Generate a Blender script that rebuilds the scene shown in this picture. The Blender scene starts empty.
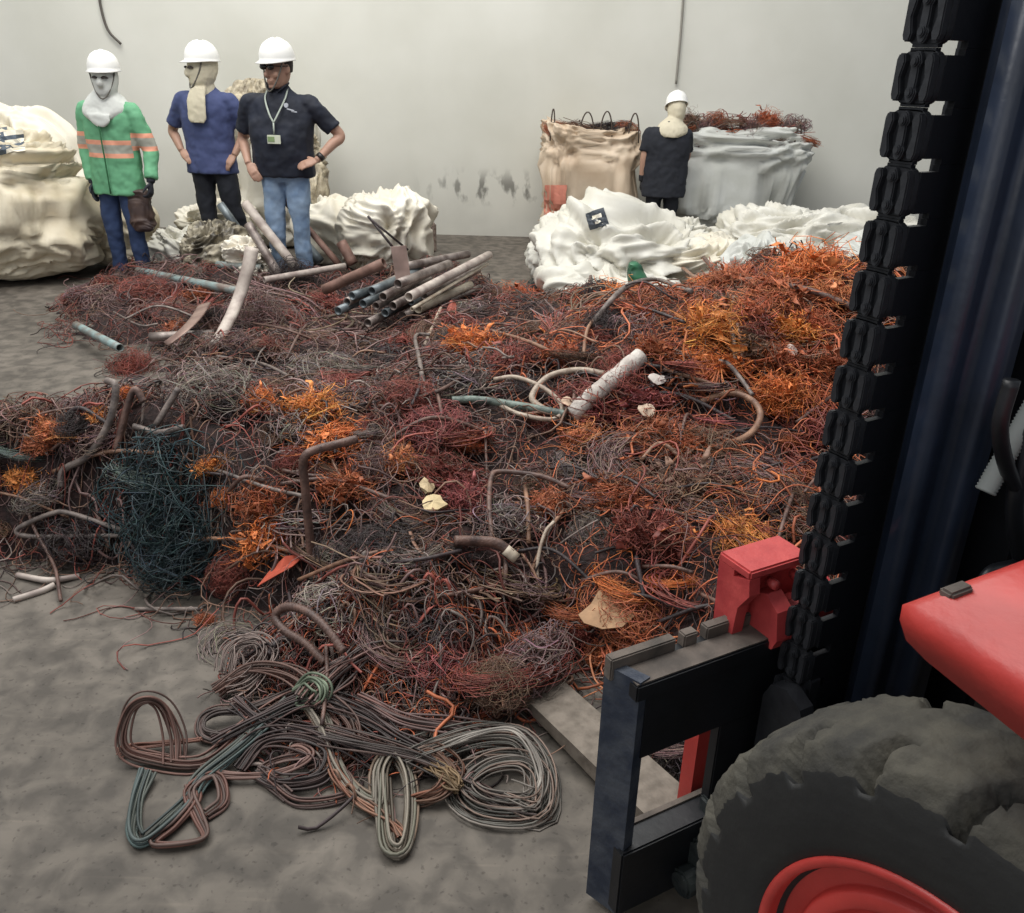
import bpy, bmesh, math, random
import numpy as np
from mathutils import Vector, Matrix

sc = bpy.context.scene
COL = sc.collection
PI = math.pi

# ------------------------------------------------------------------ camera
FPX = 870.0; PITCH = math.radians(24.15); ROLL = math.radians(1.5); CAMH = 1.65
Fv = np.array([0, math.cos(PITCH), -math.sin(PITCH)])
U0 = np.array([0, math.sin(PITCH), math.cos(PITCH)]); R0 = np.array([1.0, 0, 0])
Rv = R0 * math.cos(ROLL) + U0 * math.sin(ROLL); Uv = U0 * math.cos(ROLL) - R0 * math.sin(ROLL)
Cv = np.array([0, 0, CAMH])
cam_data = bpy.data.cameras.new('camera'); cam = bpy.data.objects.new('camera', cam_data); COL.objects.link(cam)
cam_data.sensor_fit = 'HORIZONTAL'; cam_data.sensor_width = 36.0
cam_data.lens = 36.0 * FPX / 1024.0; cam_data.clip_start = 0.05; cam_data.clip_end = 200
cam.matrix_world = Matrix(((Rv[0], Uv[0], -Fv[0], 0), (Rv[1], Uv[1], -Fv[1], 0), (Rv[2], Uv[2], -Fv[2], CAMH), (0, 0, 0, 1)))
sc.camera = cam

# ------------------------------------------------------------------ world, light, exposure
sc.view_settings.view_transform = 'Standard'
try: sc.view_settings.look = 'None'
except Exception: pass
sc.view_settings.gamma = 1.0; sc.view_settings.use_curve_mapping = False
sc.view_settings.exposure = 0.0
world = bpy.data.worlds.new('sky'); sc.world = world; world.use_nodes = True
world.node_tree.nodes['Background'].inputs[0].default_value = (0.86, 0.92, 1.0, 1)
world.node_tree.nodes['Background'].inputs[1].default_value = 0.42
def area(name, loc, target, sx, sy, power, col=(1, 1, 1)):
    l = bpy.data.lights.new(name, 'AREA'); l.shape = 'RECTANGLE'; l.size = sx; l.size_y = sy; l.energy = power; l.color = col
    o = bpy.data.objects.new(name, l); COL.objects.link(o); o.location = loc
    o.rotation_euler = (Vector(target) - Vector(loc)).to_track_quat('-Z', 'Y').to_euler(); return o
area('skylight_rear', (-1.5, 5.6, 7.0), (-1.0, 6.4, 0), 9.0, 3.0, 620, (1, 0.985, 0.95))
area('skylight_mid', (-3.5, 2.0, 6.5), (0, 4.6, 0.5), 3.5, 3.0, 260, (1, 0.98, 0.95))

area('front_fill', (-3.0, -3.0, 3.2), (-.6, 4.5, .3), 4.0, 3.0, 45, (1, .98, .95))  # invented soft fill behind the camera, added to lift the dark faces

# ------------------------------------------------------------------ pixel <-> place helpers
def ray(x, y): return Fv + Rv * (x - 512) / FPX - Uv * (y - 456.5) / FPX
def onz(x, y, z=0.0):
    d = ray(x, y); return Cv + d * ((z - CAMH) / d[2])
def ony(x, y, Y):
    d = ray(x, y); return Cv + d * (Y / d[1])
def ppm(p): return FPX / max(0.2, float((np.array(p) - Cv) @ Fv))
def lin(h):
    if isinstance(h, str): h = [int(h[i:i+2], 16) / 255 for i in (0, 2, 4)]
    return tuple(c / 12.92 if c <= 0.04045 else ((c + 0.055) / 1.055) ** 2.4 for c in h)

# ------------------------------------------------------------------ mesh helpers
def np_mesh(name, V, Fq, smooth=True, mats=(), midx=None, tone=None):
    V = np.asarray(V, dtype=np.float32); Fq = np.asarray(Fq, dtype=np.int32); k = Fq.shape[1]
    me = bpy.data.meshes.new(name)
    me.vertices.add(len(V)); me.vertices.foreach_set('co', V.ravel())
    me.loops.add(Fq.size); me.loops.foreach_set('vertex_index', Fq.ravel())
    me.polygons.add(len(Fq)); me.polygons.foreach_set('loop_start', np.arange(0, Fq.size, k, dtype=np.int32))
    me.polygons.foreach_set('loop_total', np.full(len(Fq), k, dtype=np.int32))
    me.polygons.foreach_set('use_smooth', np.full(len(Fq), smooth))
    for m in mats: me.materials.append(m)
    if midx is not None: me.polygons.foreach_set('material_index', np.asarray(midx, dtype=np.int32))
    me.update(calc_edges=True)
    if tone is not None:
        a = me.color_attributes.new('tone', 'FLOAT_COLOR', 'POINT')
        c = np.ones((len(V), 4), dtype=np.float32); c[:, :3] = np.asarray(tone).reshape(len(V), -1); a.data.foreach_set('color', c.ravel())
    me.validate(); return me
def link(name, me, parent=None, loc=None):
    o = bpy.data.objects.new(name, me); COL.objects.link(o)
    if parent is not None: o.parent = parent
    if loc is not None: o.location = loc
    return o
def tag(o, label, cat=None, group=None, kind=None):
    if label: o['label'] = label
    if cat: o['category'] = cat
    if group: o['group'] = group
    if kind: o['kind'] = kind
    return o
def thing(name, label, cat, loc=(0, 0, 0), rz=0.0, group=None):
    o = bpy.data.objects.new(name, None); COL.objects.link(o); o.location = loc; o.rotation_euler = (0, 0, rz)
    o.empty_display_size = 0.05
    return tag(o, label, cat, group)
def bm_obj(name, bm, mat, parent=None, smooth=False, bevel=0.0, loc=None, seg=2):
    if bevel > 0:
        bmesh.ops.bevel(bm, geom=[e for e in bm.edges if e.calc_face_angle(0) > 0.5], offset=bevel, segments=seg, affect='EDGES', clamp_overlap=True)
    bmesh.ops.recalc_face_normals(bm, faces=bm.faces)
    me = bpy.data.meshes.new(name); bm.to_mesh(me); bm.free()
    for p in me.polygons: p.use_smooth = smooth
    me.materials.append(mat); return link(name, me, parent, loc)
def add_box(bm, c, s, M=None):
    r = bmesh.ops.create_cube(bm, size=1.0); T = Matrix.Translation(c) @ (M or Matrix()) @ Matrix.Diagonal((s[0], s[1], s[2], 1))
    bmesh.ops.transform(bm, matrix=T, verts=r['verts']); return r['verts']
def add_box2(bm, a, b): return add_box(bm, [(a[i] + b[i]) / 2 for i in range(3)], [abs(b[i] - a[i]) for i in range(3)])
def add_cyl(bm, a, b, r1, r2=None, n=16):
    a = Vector(a); b = Vector(b); d = b - a
    r = bmesh.ops.create_cone(bm, cap_ends=True, segments=n, radius1=r1, radius2=r1 if r2 is None else r2, depth=d.length)
    bmesh.ops.transform(bm, matrix=Matrix.Translation((a + b) / 2) @ d.to_track_quat('Z', 'Y').to_matrix().to_4x4(), verts=r['verts'])
def add_prism(bm, pts, axis, a, b):
    """extrude a 2D outline; axis 'x': pts are (y,z); 'y': (x,z); 'z': (x,y)"""
    def P(p, t): return {'x': (t, p[0], p[1]), 'y': (p[0], t, p[1]), 'z': (p[0], p[1], t)}[axis]
    A = [bm.verts.new(P(p, a)) for p in pts]; B = [bm.verts.new(P(p, b)) for p in pts]
    n = len(pts); bm.faces.new(A[::-1]); bm.faces.new(B)
    for i in range(n): bm.faces.new((A[i], A[(i+1) % n], B[(i+1) % n], B[i]))
def spline(pts, n):
    """Catmull-Rom through pts, n samples"""
    P = np.asarray(pts, dtype=float); m = len(P)
    Q = np.vstack([2 * P[0] - P[1], P, 2 * P[-1] - P[-2]])
    t = np.linspace(0, m - 1 - 1e-9, n); i = t.astype(int); u = (t - i)[:, None]
    a, b, c, d = Q[i], Q[i+1], Q[i+2], Q[i+3]
    return 0.5 * (2*b + (c-a)*u + (2*a-5*b+4*c-d)*u*u + (3*b-a-3*c+d)*u**3)
def frames(P):
    """parallel-transport frames along P (n,3)"""
    T = np.gradient(P, axis=0); T /= np.linalg.norm(T, axis=1)[:, None] + 1e-9
    a = np.array([0, 0, 1.0]) if abs(T[0][2]) < 0.9 else np.array([1.0, 0, 0])
    N = np.zeros_like(P); n = np.cross(T[0], a); n /= np.linalg.norm(n); N[0] = n
    for i in range(1, len(P)):
        n = n - T[i] * (n @ T[i]); n /= np.linalg.norm(n) + 1e-9; N[i] = n
    return T, N, np.cross(T, N)
def tube_arrays(P, r, k=8, cap=True, flat=1.0, hollow=0.0, twist=0.0):
    P = np.asarray(P, float); n = len(P); T, N, B = frames(P); r = np.broadcast_to(np.asarray(r, float), (n,))
    th = np.linspace(0, 2*PI, k, endpoint=False)[None, :] + twist * np.arange(n)[:, None]
    ring = P[:, None] + (np.cos(th)[..., None] * N[:, None] + flat * np.sin(th)[..., None] * B[:, None]) * r[:, None, None]
    V = ring.reshape(-1, 3); i = np.arange(n-1)[:, None] * k; j = np.arange(k)[None]; j2 = (j+1) % k
    Fq = np.stack([i+j, i+j2, i+k+j2, i+k+j], -1).reshape(-1, 4)
    if hollow > 0:
        inner = P[:, None] + (np.cos(th)[..., None] * N[:, None] + flat * np.sin(th)[..., None] * B[:, None]) * (r * hollow)[:, None, None]
        o = len(V); V = np.vstack([V, inner.reshape(-1, 3)]); Fi = (Fq + o)[:, ::-1]
        jj = np.arange(k); j2 = (jj+1) % k; e = (n-1)*k
        e1 = np.stack([jj, o+jj, o+j2, j2], -1); e2 = np.stack([e+jj, e+j2, o+e+j2, o+e+jj], -1)
        Fq = np.vstack([Fq, Fi, e1, e2])
    elif cap:
        c0 = len(V); V = np.vstack([V, P[0], P[-1]]); jj = np.arange(k); j2 = (jj+1) % k; e = (n-1)*k
        Fq = np.vstack([Fq, np.stack([jj, np.full(k, c0), np.full(k, c0), j2], -1)[:, [0, 1, 3, 3]], np.stack([e+jj, e+j2, np.full(k, c0+1), np.full(k, c0+1)], -1)])
    return V, Fq
def quads_fix(Fq): return Fq
def merge(parts):
    Vs, Fs, o = [], [], 0
    for V, Fq in parts: Vs.append(V); Fs.append(Fq + o); o += len(V)
    return np.vstack(Vs), np.vstack(Fs)
def poly_mesh(name, V, Fq, mat, smooth=True):
    """faces may hold repeated indices (triangles)"""
    me = bpy.data.meshes.new(name); fs = []
    for q in Fq.tolist():
        t = []
        for a in q:
            if a not in t: t.append(a)
        if len(t) > 2: fs.append(t)
    me.from_pydata([tuple(v) for v in V.tolist()], [], fs)
    for p in me.polygons: p.use_smooth = smooth
    me.materials.append(mat); return me
def many_tubes(paths, radii, k=3, rng=None):
    """paths (W,N,3), radii (W,)"""
    W, N, _ = paths.shape; T = np.gradient(paths, axis=1); T /= np.linalg.norm(T, axis=2)[..., None] + 1e-9
    ref = rng.normal(size=(W, 1, 3)); ref /= np.linalg.norm(ref, axis=2)[..., None]
    A = np.cross(T, ref); A /= np.linalg.norm(A, axis=2)[..., None] + 1e-3; B = np.cross(T, A)
    th = np.arange(k) * 2*PI/k; r = radii[:, None, None, None]
    V = paths[:, :, None] + r * (np.cos(th)[None, None, :, None] * A[:, :, None] + np.sin(th)[None, None, :, None] * B[:, :, None])
    base = (np.arange(W)[:, None, None] * N + np.arange(N-1)[None, :, None]) * k; j = np.arange(k)[None, None]; j2 = (j+1) % k
    Fq = np.stack([base+j, base+j2, base+k+j2, base+k+j], -1).reshape(-1, 4)
    return V.reshape(-1, 3), Fq, N * k

# ------------------------------------------------------------------ noise
class Noise:
    def __init__(s, seed, octaves=4, per=7, base=1.0, gain=0.55):
        r = np.random.default_rng(seed); s.K = []; 
        for o in range(octaves):
            d = r.normal(size=(per, 3)); d /= np.linalg.norm(d, axis=1)[:, None]
            s.K.append((d * base * 2**o * r.uniform(.7, 1.4, (per, 1)) * 2*PI/2, r.uniform(0, 2*PI, per), gain**o / per**.5))
    def __call__(s, P, ridge=False):
        out = np.zeros(len(P))
        for K, ph, a in s.K:
            n = np.sin(P @ K.T + ph).sum(1) * a
            out += (0.7*a*len(ph)**.5 - 1.5*np.sqrt(n*n + (.22*a*len(ph)**.5)**2)) if ridge else n
        return out

# ------------------------------------------------------------------ materials
def new_mat(name):
    m = bpy.data.materials.new(name); m.use_nodes = True; nt = m.node_tree
    return m, nt, nt.nodes['Principled BSDF']
def add(nt, t, **kw):
    n = nt.nodes.new(t)
    for k, v in kw.items(): setattr(n, k, v)
    return n
def mat(name, col, rough=0.6, metal=0.0, var=0.15, scale=8.0, bump=0.0, bscale=60.0, col2=None, spec=0.5, detail=6.0, lo=0.35, hi=0.65, space='Object'):
    m, nt, b = new_mat(name); L = nt.links
    c = lin(col) if isinstance(col, str) else col
    c2 = (lin(col2) if isinstance(col2, str) else col2) if col2 else tuple(x * (1 - var) for x in c)
    tc = add(nt, 'ShaderNodeTexCoord'); n = add(nt, 'ShaderNodeTexNoise'); n.inputs['Scale'].default_value = scale; n.inputs['Detail'].default_value = detail
    L.new(tc.outputs[space], n.inputs['Vector'])
    r = add(nt, 'ShaderNodeValToRGB'); r.color_ramp.elements[0].position = lo; r.color_ramp.elements[1].position = hi
    r.color_ramp.elements[0].color = (*c2, 1); r.color_ramp.elements[1].color = (*c, 1)
    L.new(n.outputs['Fac'], r.inputs['Fac']); L.new(r.outputs['Color'], b.inputs['Base Color'])
    b.inputs['Roughness'].default_value = rough; b.inputs['Metallic'].default_value = metal; b.inputs['Specular IOR Level'].default_value = spec
    if bump > 0:
        n2 = add(nt, 'ShaderNodeTexNoise'); n2.inputs['Scale'].default_value = bscale; n2.inputs['Detail'].default_value = 5
        L.new(tc.outputs[space], n2.inputs['Vector']); bp = add(nt, 'ShaderNodeBump'); bp.inputs['Strength'].default_value = bump; bp.inputs['Distance'].default_value = 0.01
        L.new(n2.outputs['Fac'], bp.inputs['Height']); L.new(bp.outputs['Normal'], b.inputs['Normal'])
    return m

def wire_material():
    m, nt, b = new_mat('scrap_wire'); L = nt.links
    oi = add(nt, 'ShaderNodeObjectInfo'); at = add(nt, 'ShaderNodeAttribute'); at.attribute_name = 'tone'
    mx = add(nt, 'ShaderNodeMix', data_type='RGBA', blend_type='MULTIPLY'); mx.inputs[0].default_value = 1
    L.new(oi.outputs['Color'], mx.inputs[6]); L.new(at.outputs['Color'], mx.inputs[7])
    tc = add(nt, 'ShaderNodeTexCoord'); n = add(nt, 'ShaderNodeTexNoise'); n.inputs['Scale'].default_value = 9; n.inputs['Detail'].default_value = 3
    L.new(tc.outputs['Object'], n.inputs['Vector'])
    hs = add(nt, 'ShaderNodeHueSaturation'); mr = add(nt, 'ShaderNodeMapRange'); mr.inputs[1].default_value = .3; mr.inputs[2].default_value = .7; mr.inputs[3].default_value = .75; mr.inputs[4].default_value = 1.25
    L.new(n.outputs['Fac'], mr.inputs[0]); L.new(mr.outputs[0], hs.inputs['Value']); L.new(mx.outputs[2], hs.inputs['Color'])
    L.new(hs.outputs[0], b.inputs['Base Color']); b.inputs['Roughness'].default_value = 0.55; b.inputs['Metallic'].default_value = 0.15
    return m
WIRE = wire_material()

# floor: worn concrete
def floor_material():
    m, nt, b = new_mat('worn_concrete'); L = nt.links
    tc = add(nt, 'ShaderNodeTexCoord')
    def noise(s, d=6, dist=0.0, vec=None):
        n = add(nt, 'ShaderNodeTexNoise'); n.inputs['Scale'].default_value = s; n.inputs['Detail'].default_value = d; n.inputs['Distortion'].default_value = dist
        L.new(vec or tc.outputs['Object'], n.inputs['Vector']); return n
    n1 = noise(1.3, 9, 0.8); n2 = noise(11, 10, 0.4); n3 = noise(60, 4)
    r = add(nt, 'ShaderNodeValToRGB'); e = r.color_ramp.elements
    e[0].position = .3; e[0].color = (*lin('524c45'), 1); e[1].position = .7; e[1].color = (*lin('6f6860'), 1)
    L.new(n1.outputs['Fac'], r.inputs['Fac'])
    r2 = add(nt, 'ShaderNodeValToRGB'); e = r2.color_ramp.elements
    e[0].position = .38; e[0].color = (.55, .54, .52, 1); e[1].position = .62; e[1].color = (1.12, 1.11, 1.08, 1)
    L.new(n2.outputs['Fac'], r2.inputs['Fac'])
    mx = add(nt, 'ShaderNodeMix', data_type='RGBA', blend_type='MULTIPLY'); mx.inputs[0].default_value = 1
    L.new(r.outputs[0], mx.inputs[6]); L.new(r2.outputs[0], mx.inputs[7])
    # scuff marks: stretched noise
    mp = add(nt, 'ShaderNodeMapping'); mp.inputs['Scale'].default_value = (3.0, 30, 1); mp.inputs['Rotation'].default_value = (0, 0, .5)
    L.new(tc.outputs['Object'], mp.inputs['Vector']); n4 = noise(1.2, 4, .2, mp.outputs[0])
    r3 = add(nt, 'ShaderNodeValToRGB'); e = r3.color_ramp.elements
    e[0].position = .62; e[0].color = (1, 1, 1, 1); e[1].position = .74; e[1].color = (1.35, 1.33, 1.3, 1); L.new(n4.outputs['Fac'], r3.inputs['Fac'])
    mx2 = add(nt, 'ShaderNodeMix', data_type='RGBA', blend_type='MULTIPLY'); mx2.inputs[0].default_value = .6
    L.new(mx.outputs[2], mx2.inputs[6]); L.new(r3.outputs[0], mx2.inputs[7])
    # dark specks of grit
    r4 = add(nt, 'ShaderNodeValToRGB'); e = r4.color_ramp.elements
    e[0].position = .31; e[0].color = (.5, .47, .45, 1); e[1].position = .39; e[1].color = (1, 1, 1, 1); L.new(n3.outputs['Fac'], r4.inputs['Fac'])
    mx3 = add(nt, 'ShaderNodeMix', data_type='RGBA', blend_type='MULTIPLY'); mx3.inputs[0].default_value = .8
    L.new(mx2.outputs[2], mx3.inputs[6]); L.new(r4.outputs[0], mx3.inputs[7])
    L.new(mx3.outputs[2], b.inputs['Base Color']); b.inputs['Roughness'].default_value = .7
    bp = add(nt, 'ShaderNodeBump'); bp.inputs['Strength'].default_value = .10; bp.inputs['Distance'].default_value = .006
    L.new(n2.outputs['Fac'], bp.inputs['Height']); L.new(bp.outputs[0], b.inputs['Normal'])
    return m

WALL_Y = 9.4
def wall_material():
    m, nt, b = new_mat('stained_plaster'); L = nt.links
    tc = add(nt, 'ShaderNodeTexCoord'); sep = add(nt, 'ShaderNodeSeparateXYZ'); L.new(tc.outputs['Object'], sep.inputs[0])
    n1 = add(nt, 'ShaderNodeTexNoise'); n1.inputs['Scale'].default_value = .8; n1.inputs['Detail'].default_value = 6; L.new(tc.outputs['Object'], n1.inputs['Vector'])
    r = add(nt, 'ShaderNodeValToRGB'); e = r.color_ramp.elements
    e[0].position = .3; e[0].color = (*lin('c9c8bd'), 1); e[1].position = .7; e[1].color = (*lin('dbdad1'), 1); L.new(n1.outputs['Fac'], r.inputs['Fac'])
    # greyer, uneven zone towards the floor
    mr = add(nt, 'ShaderNodeMapRange'); mr.inputs[1].default_value = 0.0; mr.inputs[2].default_value = 0.85; mr.inputs[3].default_value = .75; mr.inputs[4].default_value = 0
    L.new(sep.outputs[2], mr.inputs[0])
    n2 = add(nt, 'ShaderNodeTexNoise'); n2.inputs['Scale'].default_value = 2.2; n2.inputs['Detail'].default_value = 7; L.new(tc.outputs['Object'], n2.inputs['Vector'])
    mu = add(nt, 'ShaderNodeMath', operation='MULTIPLY'); L.new(mr.outputs[0], mu.inputs[0]); L.new(n2.outputs['Fac'], mu.inputs[1])
    mx = add(nt, 'ShaderNodeMix', data_type='RGBA'); mx.inputs[7].default_value = (*lin('908d86'), 1)
    L.new(mu.outputs[0], mx.inputs[0]); L.new(r.outputs[0], mx.inputs[6])
    # patchy dark mould at knee height in the middle of the wall
    def band(idx, a, b2, c, d):
        m1 = add(nt, 'ShaderNodeMapRange', interpolation_type='SMOOTHSTEP'); m1.inputs[1].default_value = a; m1.inputs[2].default_value = b2; L.new(sep.outputs[idx], m1.inputs[0])
        m2 = add(nt, 'ShaderNodeMapRange', interpolation_type='SMOOTHSTEP'); m2.inputs[1].default_value = d; m2.inputs[2].default_value = c; L.new(sep.outputs[idx], m2.inputs[0])
        q = add(nt, 'ShaderNodeMath', operation='MULTIPLY'); L.new(m1.outputs[0], q.inputs[0]); L.new(m2.outputs[0], q.inputs[1]); return q
    bx = band(0, -1.2, -.5, .3, .5); bz = band(2, .28, .42, .5, .72)
    mp = add(nt, 'ShaderNodeMapping'); mp.inputs['Scale'].default_value = (1.6, 1, .8); L.new(tc.outputs['Object'], mp.inputs['Vector'])
    n3 = add(nt, 'ShaderNodeTexNoise'); n3.inputs['Scale'].default_value = 5.5; n3.inputs['Detail'].default_value = 5; L.new(mp.outputs[0], n3.inputs['Vector'])
    r3 = add(nt, 'ShaderNodeValToRGB'); e = r3.color_ramp.elements; e[0].position = .53; e[0].color = (0, 0, 0, 1); e[1].position = .63; e[1].color = (.8, .8, .8, 1); L.new(n3.outputs['Fac'], r3.inputs['Fac'])
    q = add(nt, 'ShaderNodeMath', operation='MULTIPLY'); L.new(bx.outputs[0], q.inputs[0]); L.new(bz.outputs[0], q.inputs[1])
    q2 = add(nt, 'ShaderNodeMath', operation='MULTIPLY'); L.new(q.outputs[0], q2.inputs[0]); L.new(r3.outputs[0], q2.inputs[1])
    mx2 = add(nt, 'ShaderNodeMix', data_type='RGBA'); mx2.inputs[7].default_value = (*lin('5f5d57'), 1); L.new(q2.outputs[0], mx2.inputs[0]); L.new(mx.outputs[2], mx2.inputs[6])
    L.new(mx2.outputs[2], b.inputs['Base Color']); b.inputs['Roughness'].default_value = .85
    bp = add(nt, 'ShaderNodeBump'); bp.inputs['Strength'].default_value = .15; bp.inputs['Distance'].default_value = .01; L.new(n2.outputs['Fac'], bp.inputs['Height']); L.new(bp.outputs[0], b.inputs['Normal'])
    return m

bm = bmesh.new(); add_box2(bm, (-9, -2.5, -.2), (8, WALL_Y + .3, 0)); tag(bm_obj('floor', bm, floor_material()), 'worn grey concrete floor', None, None, 'structure')
bm = bmesh.new(); add_box2(bm, (-9, WALL_Y, -.2), (8, WALL_Y + .25, 6.2)); tag(bm_obj('wall_back', bm, wall_material()), 'pale stained plaster wall', None, None, 'structure')

# ------------------------------------------------------------------ the scrap heap's shape
edge_px = [(-160, 575), (0, 575), (110, 578), (180, 628), (250, 640), (215, 672), (250, 705), (400, 735), (520, 722), (548, 672), (600, 688), (650, 735), (720, 800)]
poly = [tuple(onz(x, y)[:2]) for x, y in edge_px] + [(1.4, 2.0), (2.6, 2.5), (3.4, 3.6), (3.5, 5.2), (2.6, 6.0), (1.2, 6.15), (.3, 6.1)] + \
       [tuple(onz(x, y)[:2]) for x, y in [(470, 272), (400, 262), (300, 262), (180, 270), (95, 274), (78, 292), (34, 312), (40, 346), (125, 352), (142, 420), (112, 446), (60, 458), (0, 462), (-160, 470)]]
poly = np.array(poly)
GX0, GX1, GY0, GY1, GN = -5.0, 4.0, 1.2, 8.0, 300
gx = np.linspace(GX0, GX1, GN); gy = np.linspace(GY0, GY1, GN)
def poly_sd(P):
    n = len(poly); d = np.full(len(P), 1e9); ins = np.zeros(len(P), bool)
    for i in range(n):
        a, b = poly[i], poly[(i+1) % n]; e = b - a; w = P - a
        t = np.clip((w @ e) / (e @ e), 0, 1); d = np.minimum(d, ((w - t[:, None] * e)**2).sum(1))
        c = ((a[1] > P[:, 1]) != (b[1] > P[:, 1])); xx = (b[0]-a[0]) * (P[:, 1]-a[1]) / (b[1]-a[1] + 1e-12) + a[0]
        ins ^= c & (P[:, 0] < xx)
    return np.where(ins, np.sqrt(d), -np.sqrt(d))
hn = Noise(5, 3, 7, .9, .6)
def height_raw(P):
    x, y = P[:, 0], P[:, 1]; d = poly_sd(P)
    g = lambda cx, cy, sx, sy: np.exp(-((x-cx)/sx)**2 - ((y-cy)/sy)**2)
    top = .17 - .05*(1/(1+np.exp(-(y-4.9)*5)))*(1/(1+np.exp((x+.3)*5))) + .62*g(1.7, 4.3, 1.35, 1.25) + .20*g(.5, 3.6, .9, .8) + .20*g(-.7, 3.2, .8, .7) + .22*g(-1.6, 3.0, .9, .45) - .04*g(-.95, 5.7, .45, .45) + .10*g(.9, 2.6, .5, .4)
    s = np.clip(d / .42, 0, 1); s = s*s*(3-2*s)
    n = hn(np.c_[x, y, x*0])
    return np.maximum(0, s * (top + .045*n))
_g = np.array([(a, b) for b in gy for a in gx]); HG = height_raw(_g).reshape(GN, GN)
def height(x, y):
    x = np.asarray(x, float); y = np.asarray(y, float)
    u = np.clip((x-GX0)/(GX1-GX0)*(GN-1), 0, GN-1.001); v = np.clip((y-GY0)/(GY1-GY0)*(GN-1), 0, GN-1.001)
    i = u.astype(int); j = v.astype(int); a = u-i; b = v-j
    return HG[j, i]*(1-a)*(1-b) + HG[j, i+1]*a*(1-b) + HG[j+1, i]*(1-a)*b + HG[j+1, i+1]*a*b
def hit(x, y):
    d = ray(x, y); t = np.linspace(.8, 16, 1500); P = Cv + d * t[:, None]; h = height(P[:, 0], P[:, 1])
    k = np.argmax(P[:, 2] <= h + 1e-4); return P[k]
# ------------------------------------------------------------------ heap: core and loose wire
def heap():
    m = mat('scrap_grit', '3a2522', .8, .1, col2='1c1211', scale=30, bump=.8, bscale=90)
    X, Y = np.meshgrid(gx, gy); Z = HG.copy()
    nn = Noise(9, 4, 8, 5.0, .7); P = np.c_[X.ravel(), Y.ravel(), Z.ravel()]
    Z = Z + np.where(Z > .005, .022 * nn(P).reshape(Z.shape) - .05, 0) - .002
    V = np.c_[X.ravel(), Y.ravel(), Z.ravel()]; i, j = np.meshgrid(np.arange(GN-1), np.arange(GN-1)); a = (j*GN+i).ravel()
    Fq = np.stack([a, a+1, a+GN+1, a+GN], -1); Fq = Fq[(HG.ravel()[Fq] > .012).any(1)]
    used = np.unique(Fq); mp = np.full(len(V), -1); mp[used] = np.arange(len(used))
    tag(link('scrap_grit', np_mesh('scrap_grit', V[used], mp[Fq], True, (m,))), 'dark brown crushed wire and grit at the core of the scrap heap', 'scrap', None, 'stuff')
PAL = {k: lin(v) for k, v in dict(mauve='7c625e', brown='745848', grey='80736c', rust='a8603f', orange='d27a42', amber='d98c4a', red='82443a', crimson='94504e',
       dark='3a3030', green='28383c', teal='66736c', tan='b08a70', copper='b0603f', peach='cf8458').items()}
def colour_at(x, y, rng):
    """overall hue of the loose scrap in each region of the heap"""
    right = 1/(1+math.exp(-(x-.4)*3))
    r = rng.random()
    if r < (.42+.15*(y > 3.4))*right: return PAL[rng.choice(['rust', 'rust', 'copper', 'copper', 'orange'])]
    if r < .55*right+.05: return PAL['red']
    if y > 5.0 and x < 0: return PAL[rng.choice(['mauve', 'mauve', 'dark', 'red', 'brown'])]
    if x > .2: return PAL[rng.choice(['mauve', 'brown', 'rust', 'dark', 'red', 'brown'])]
    return PAL[rng.choice(['mauve', 'brown', 'grey', 'dark', 'mauve', 'brown', 'red'])]
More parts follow.
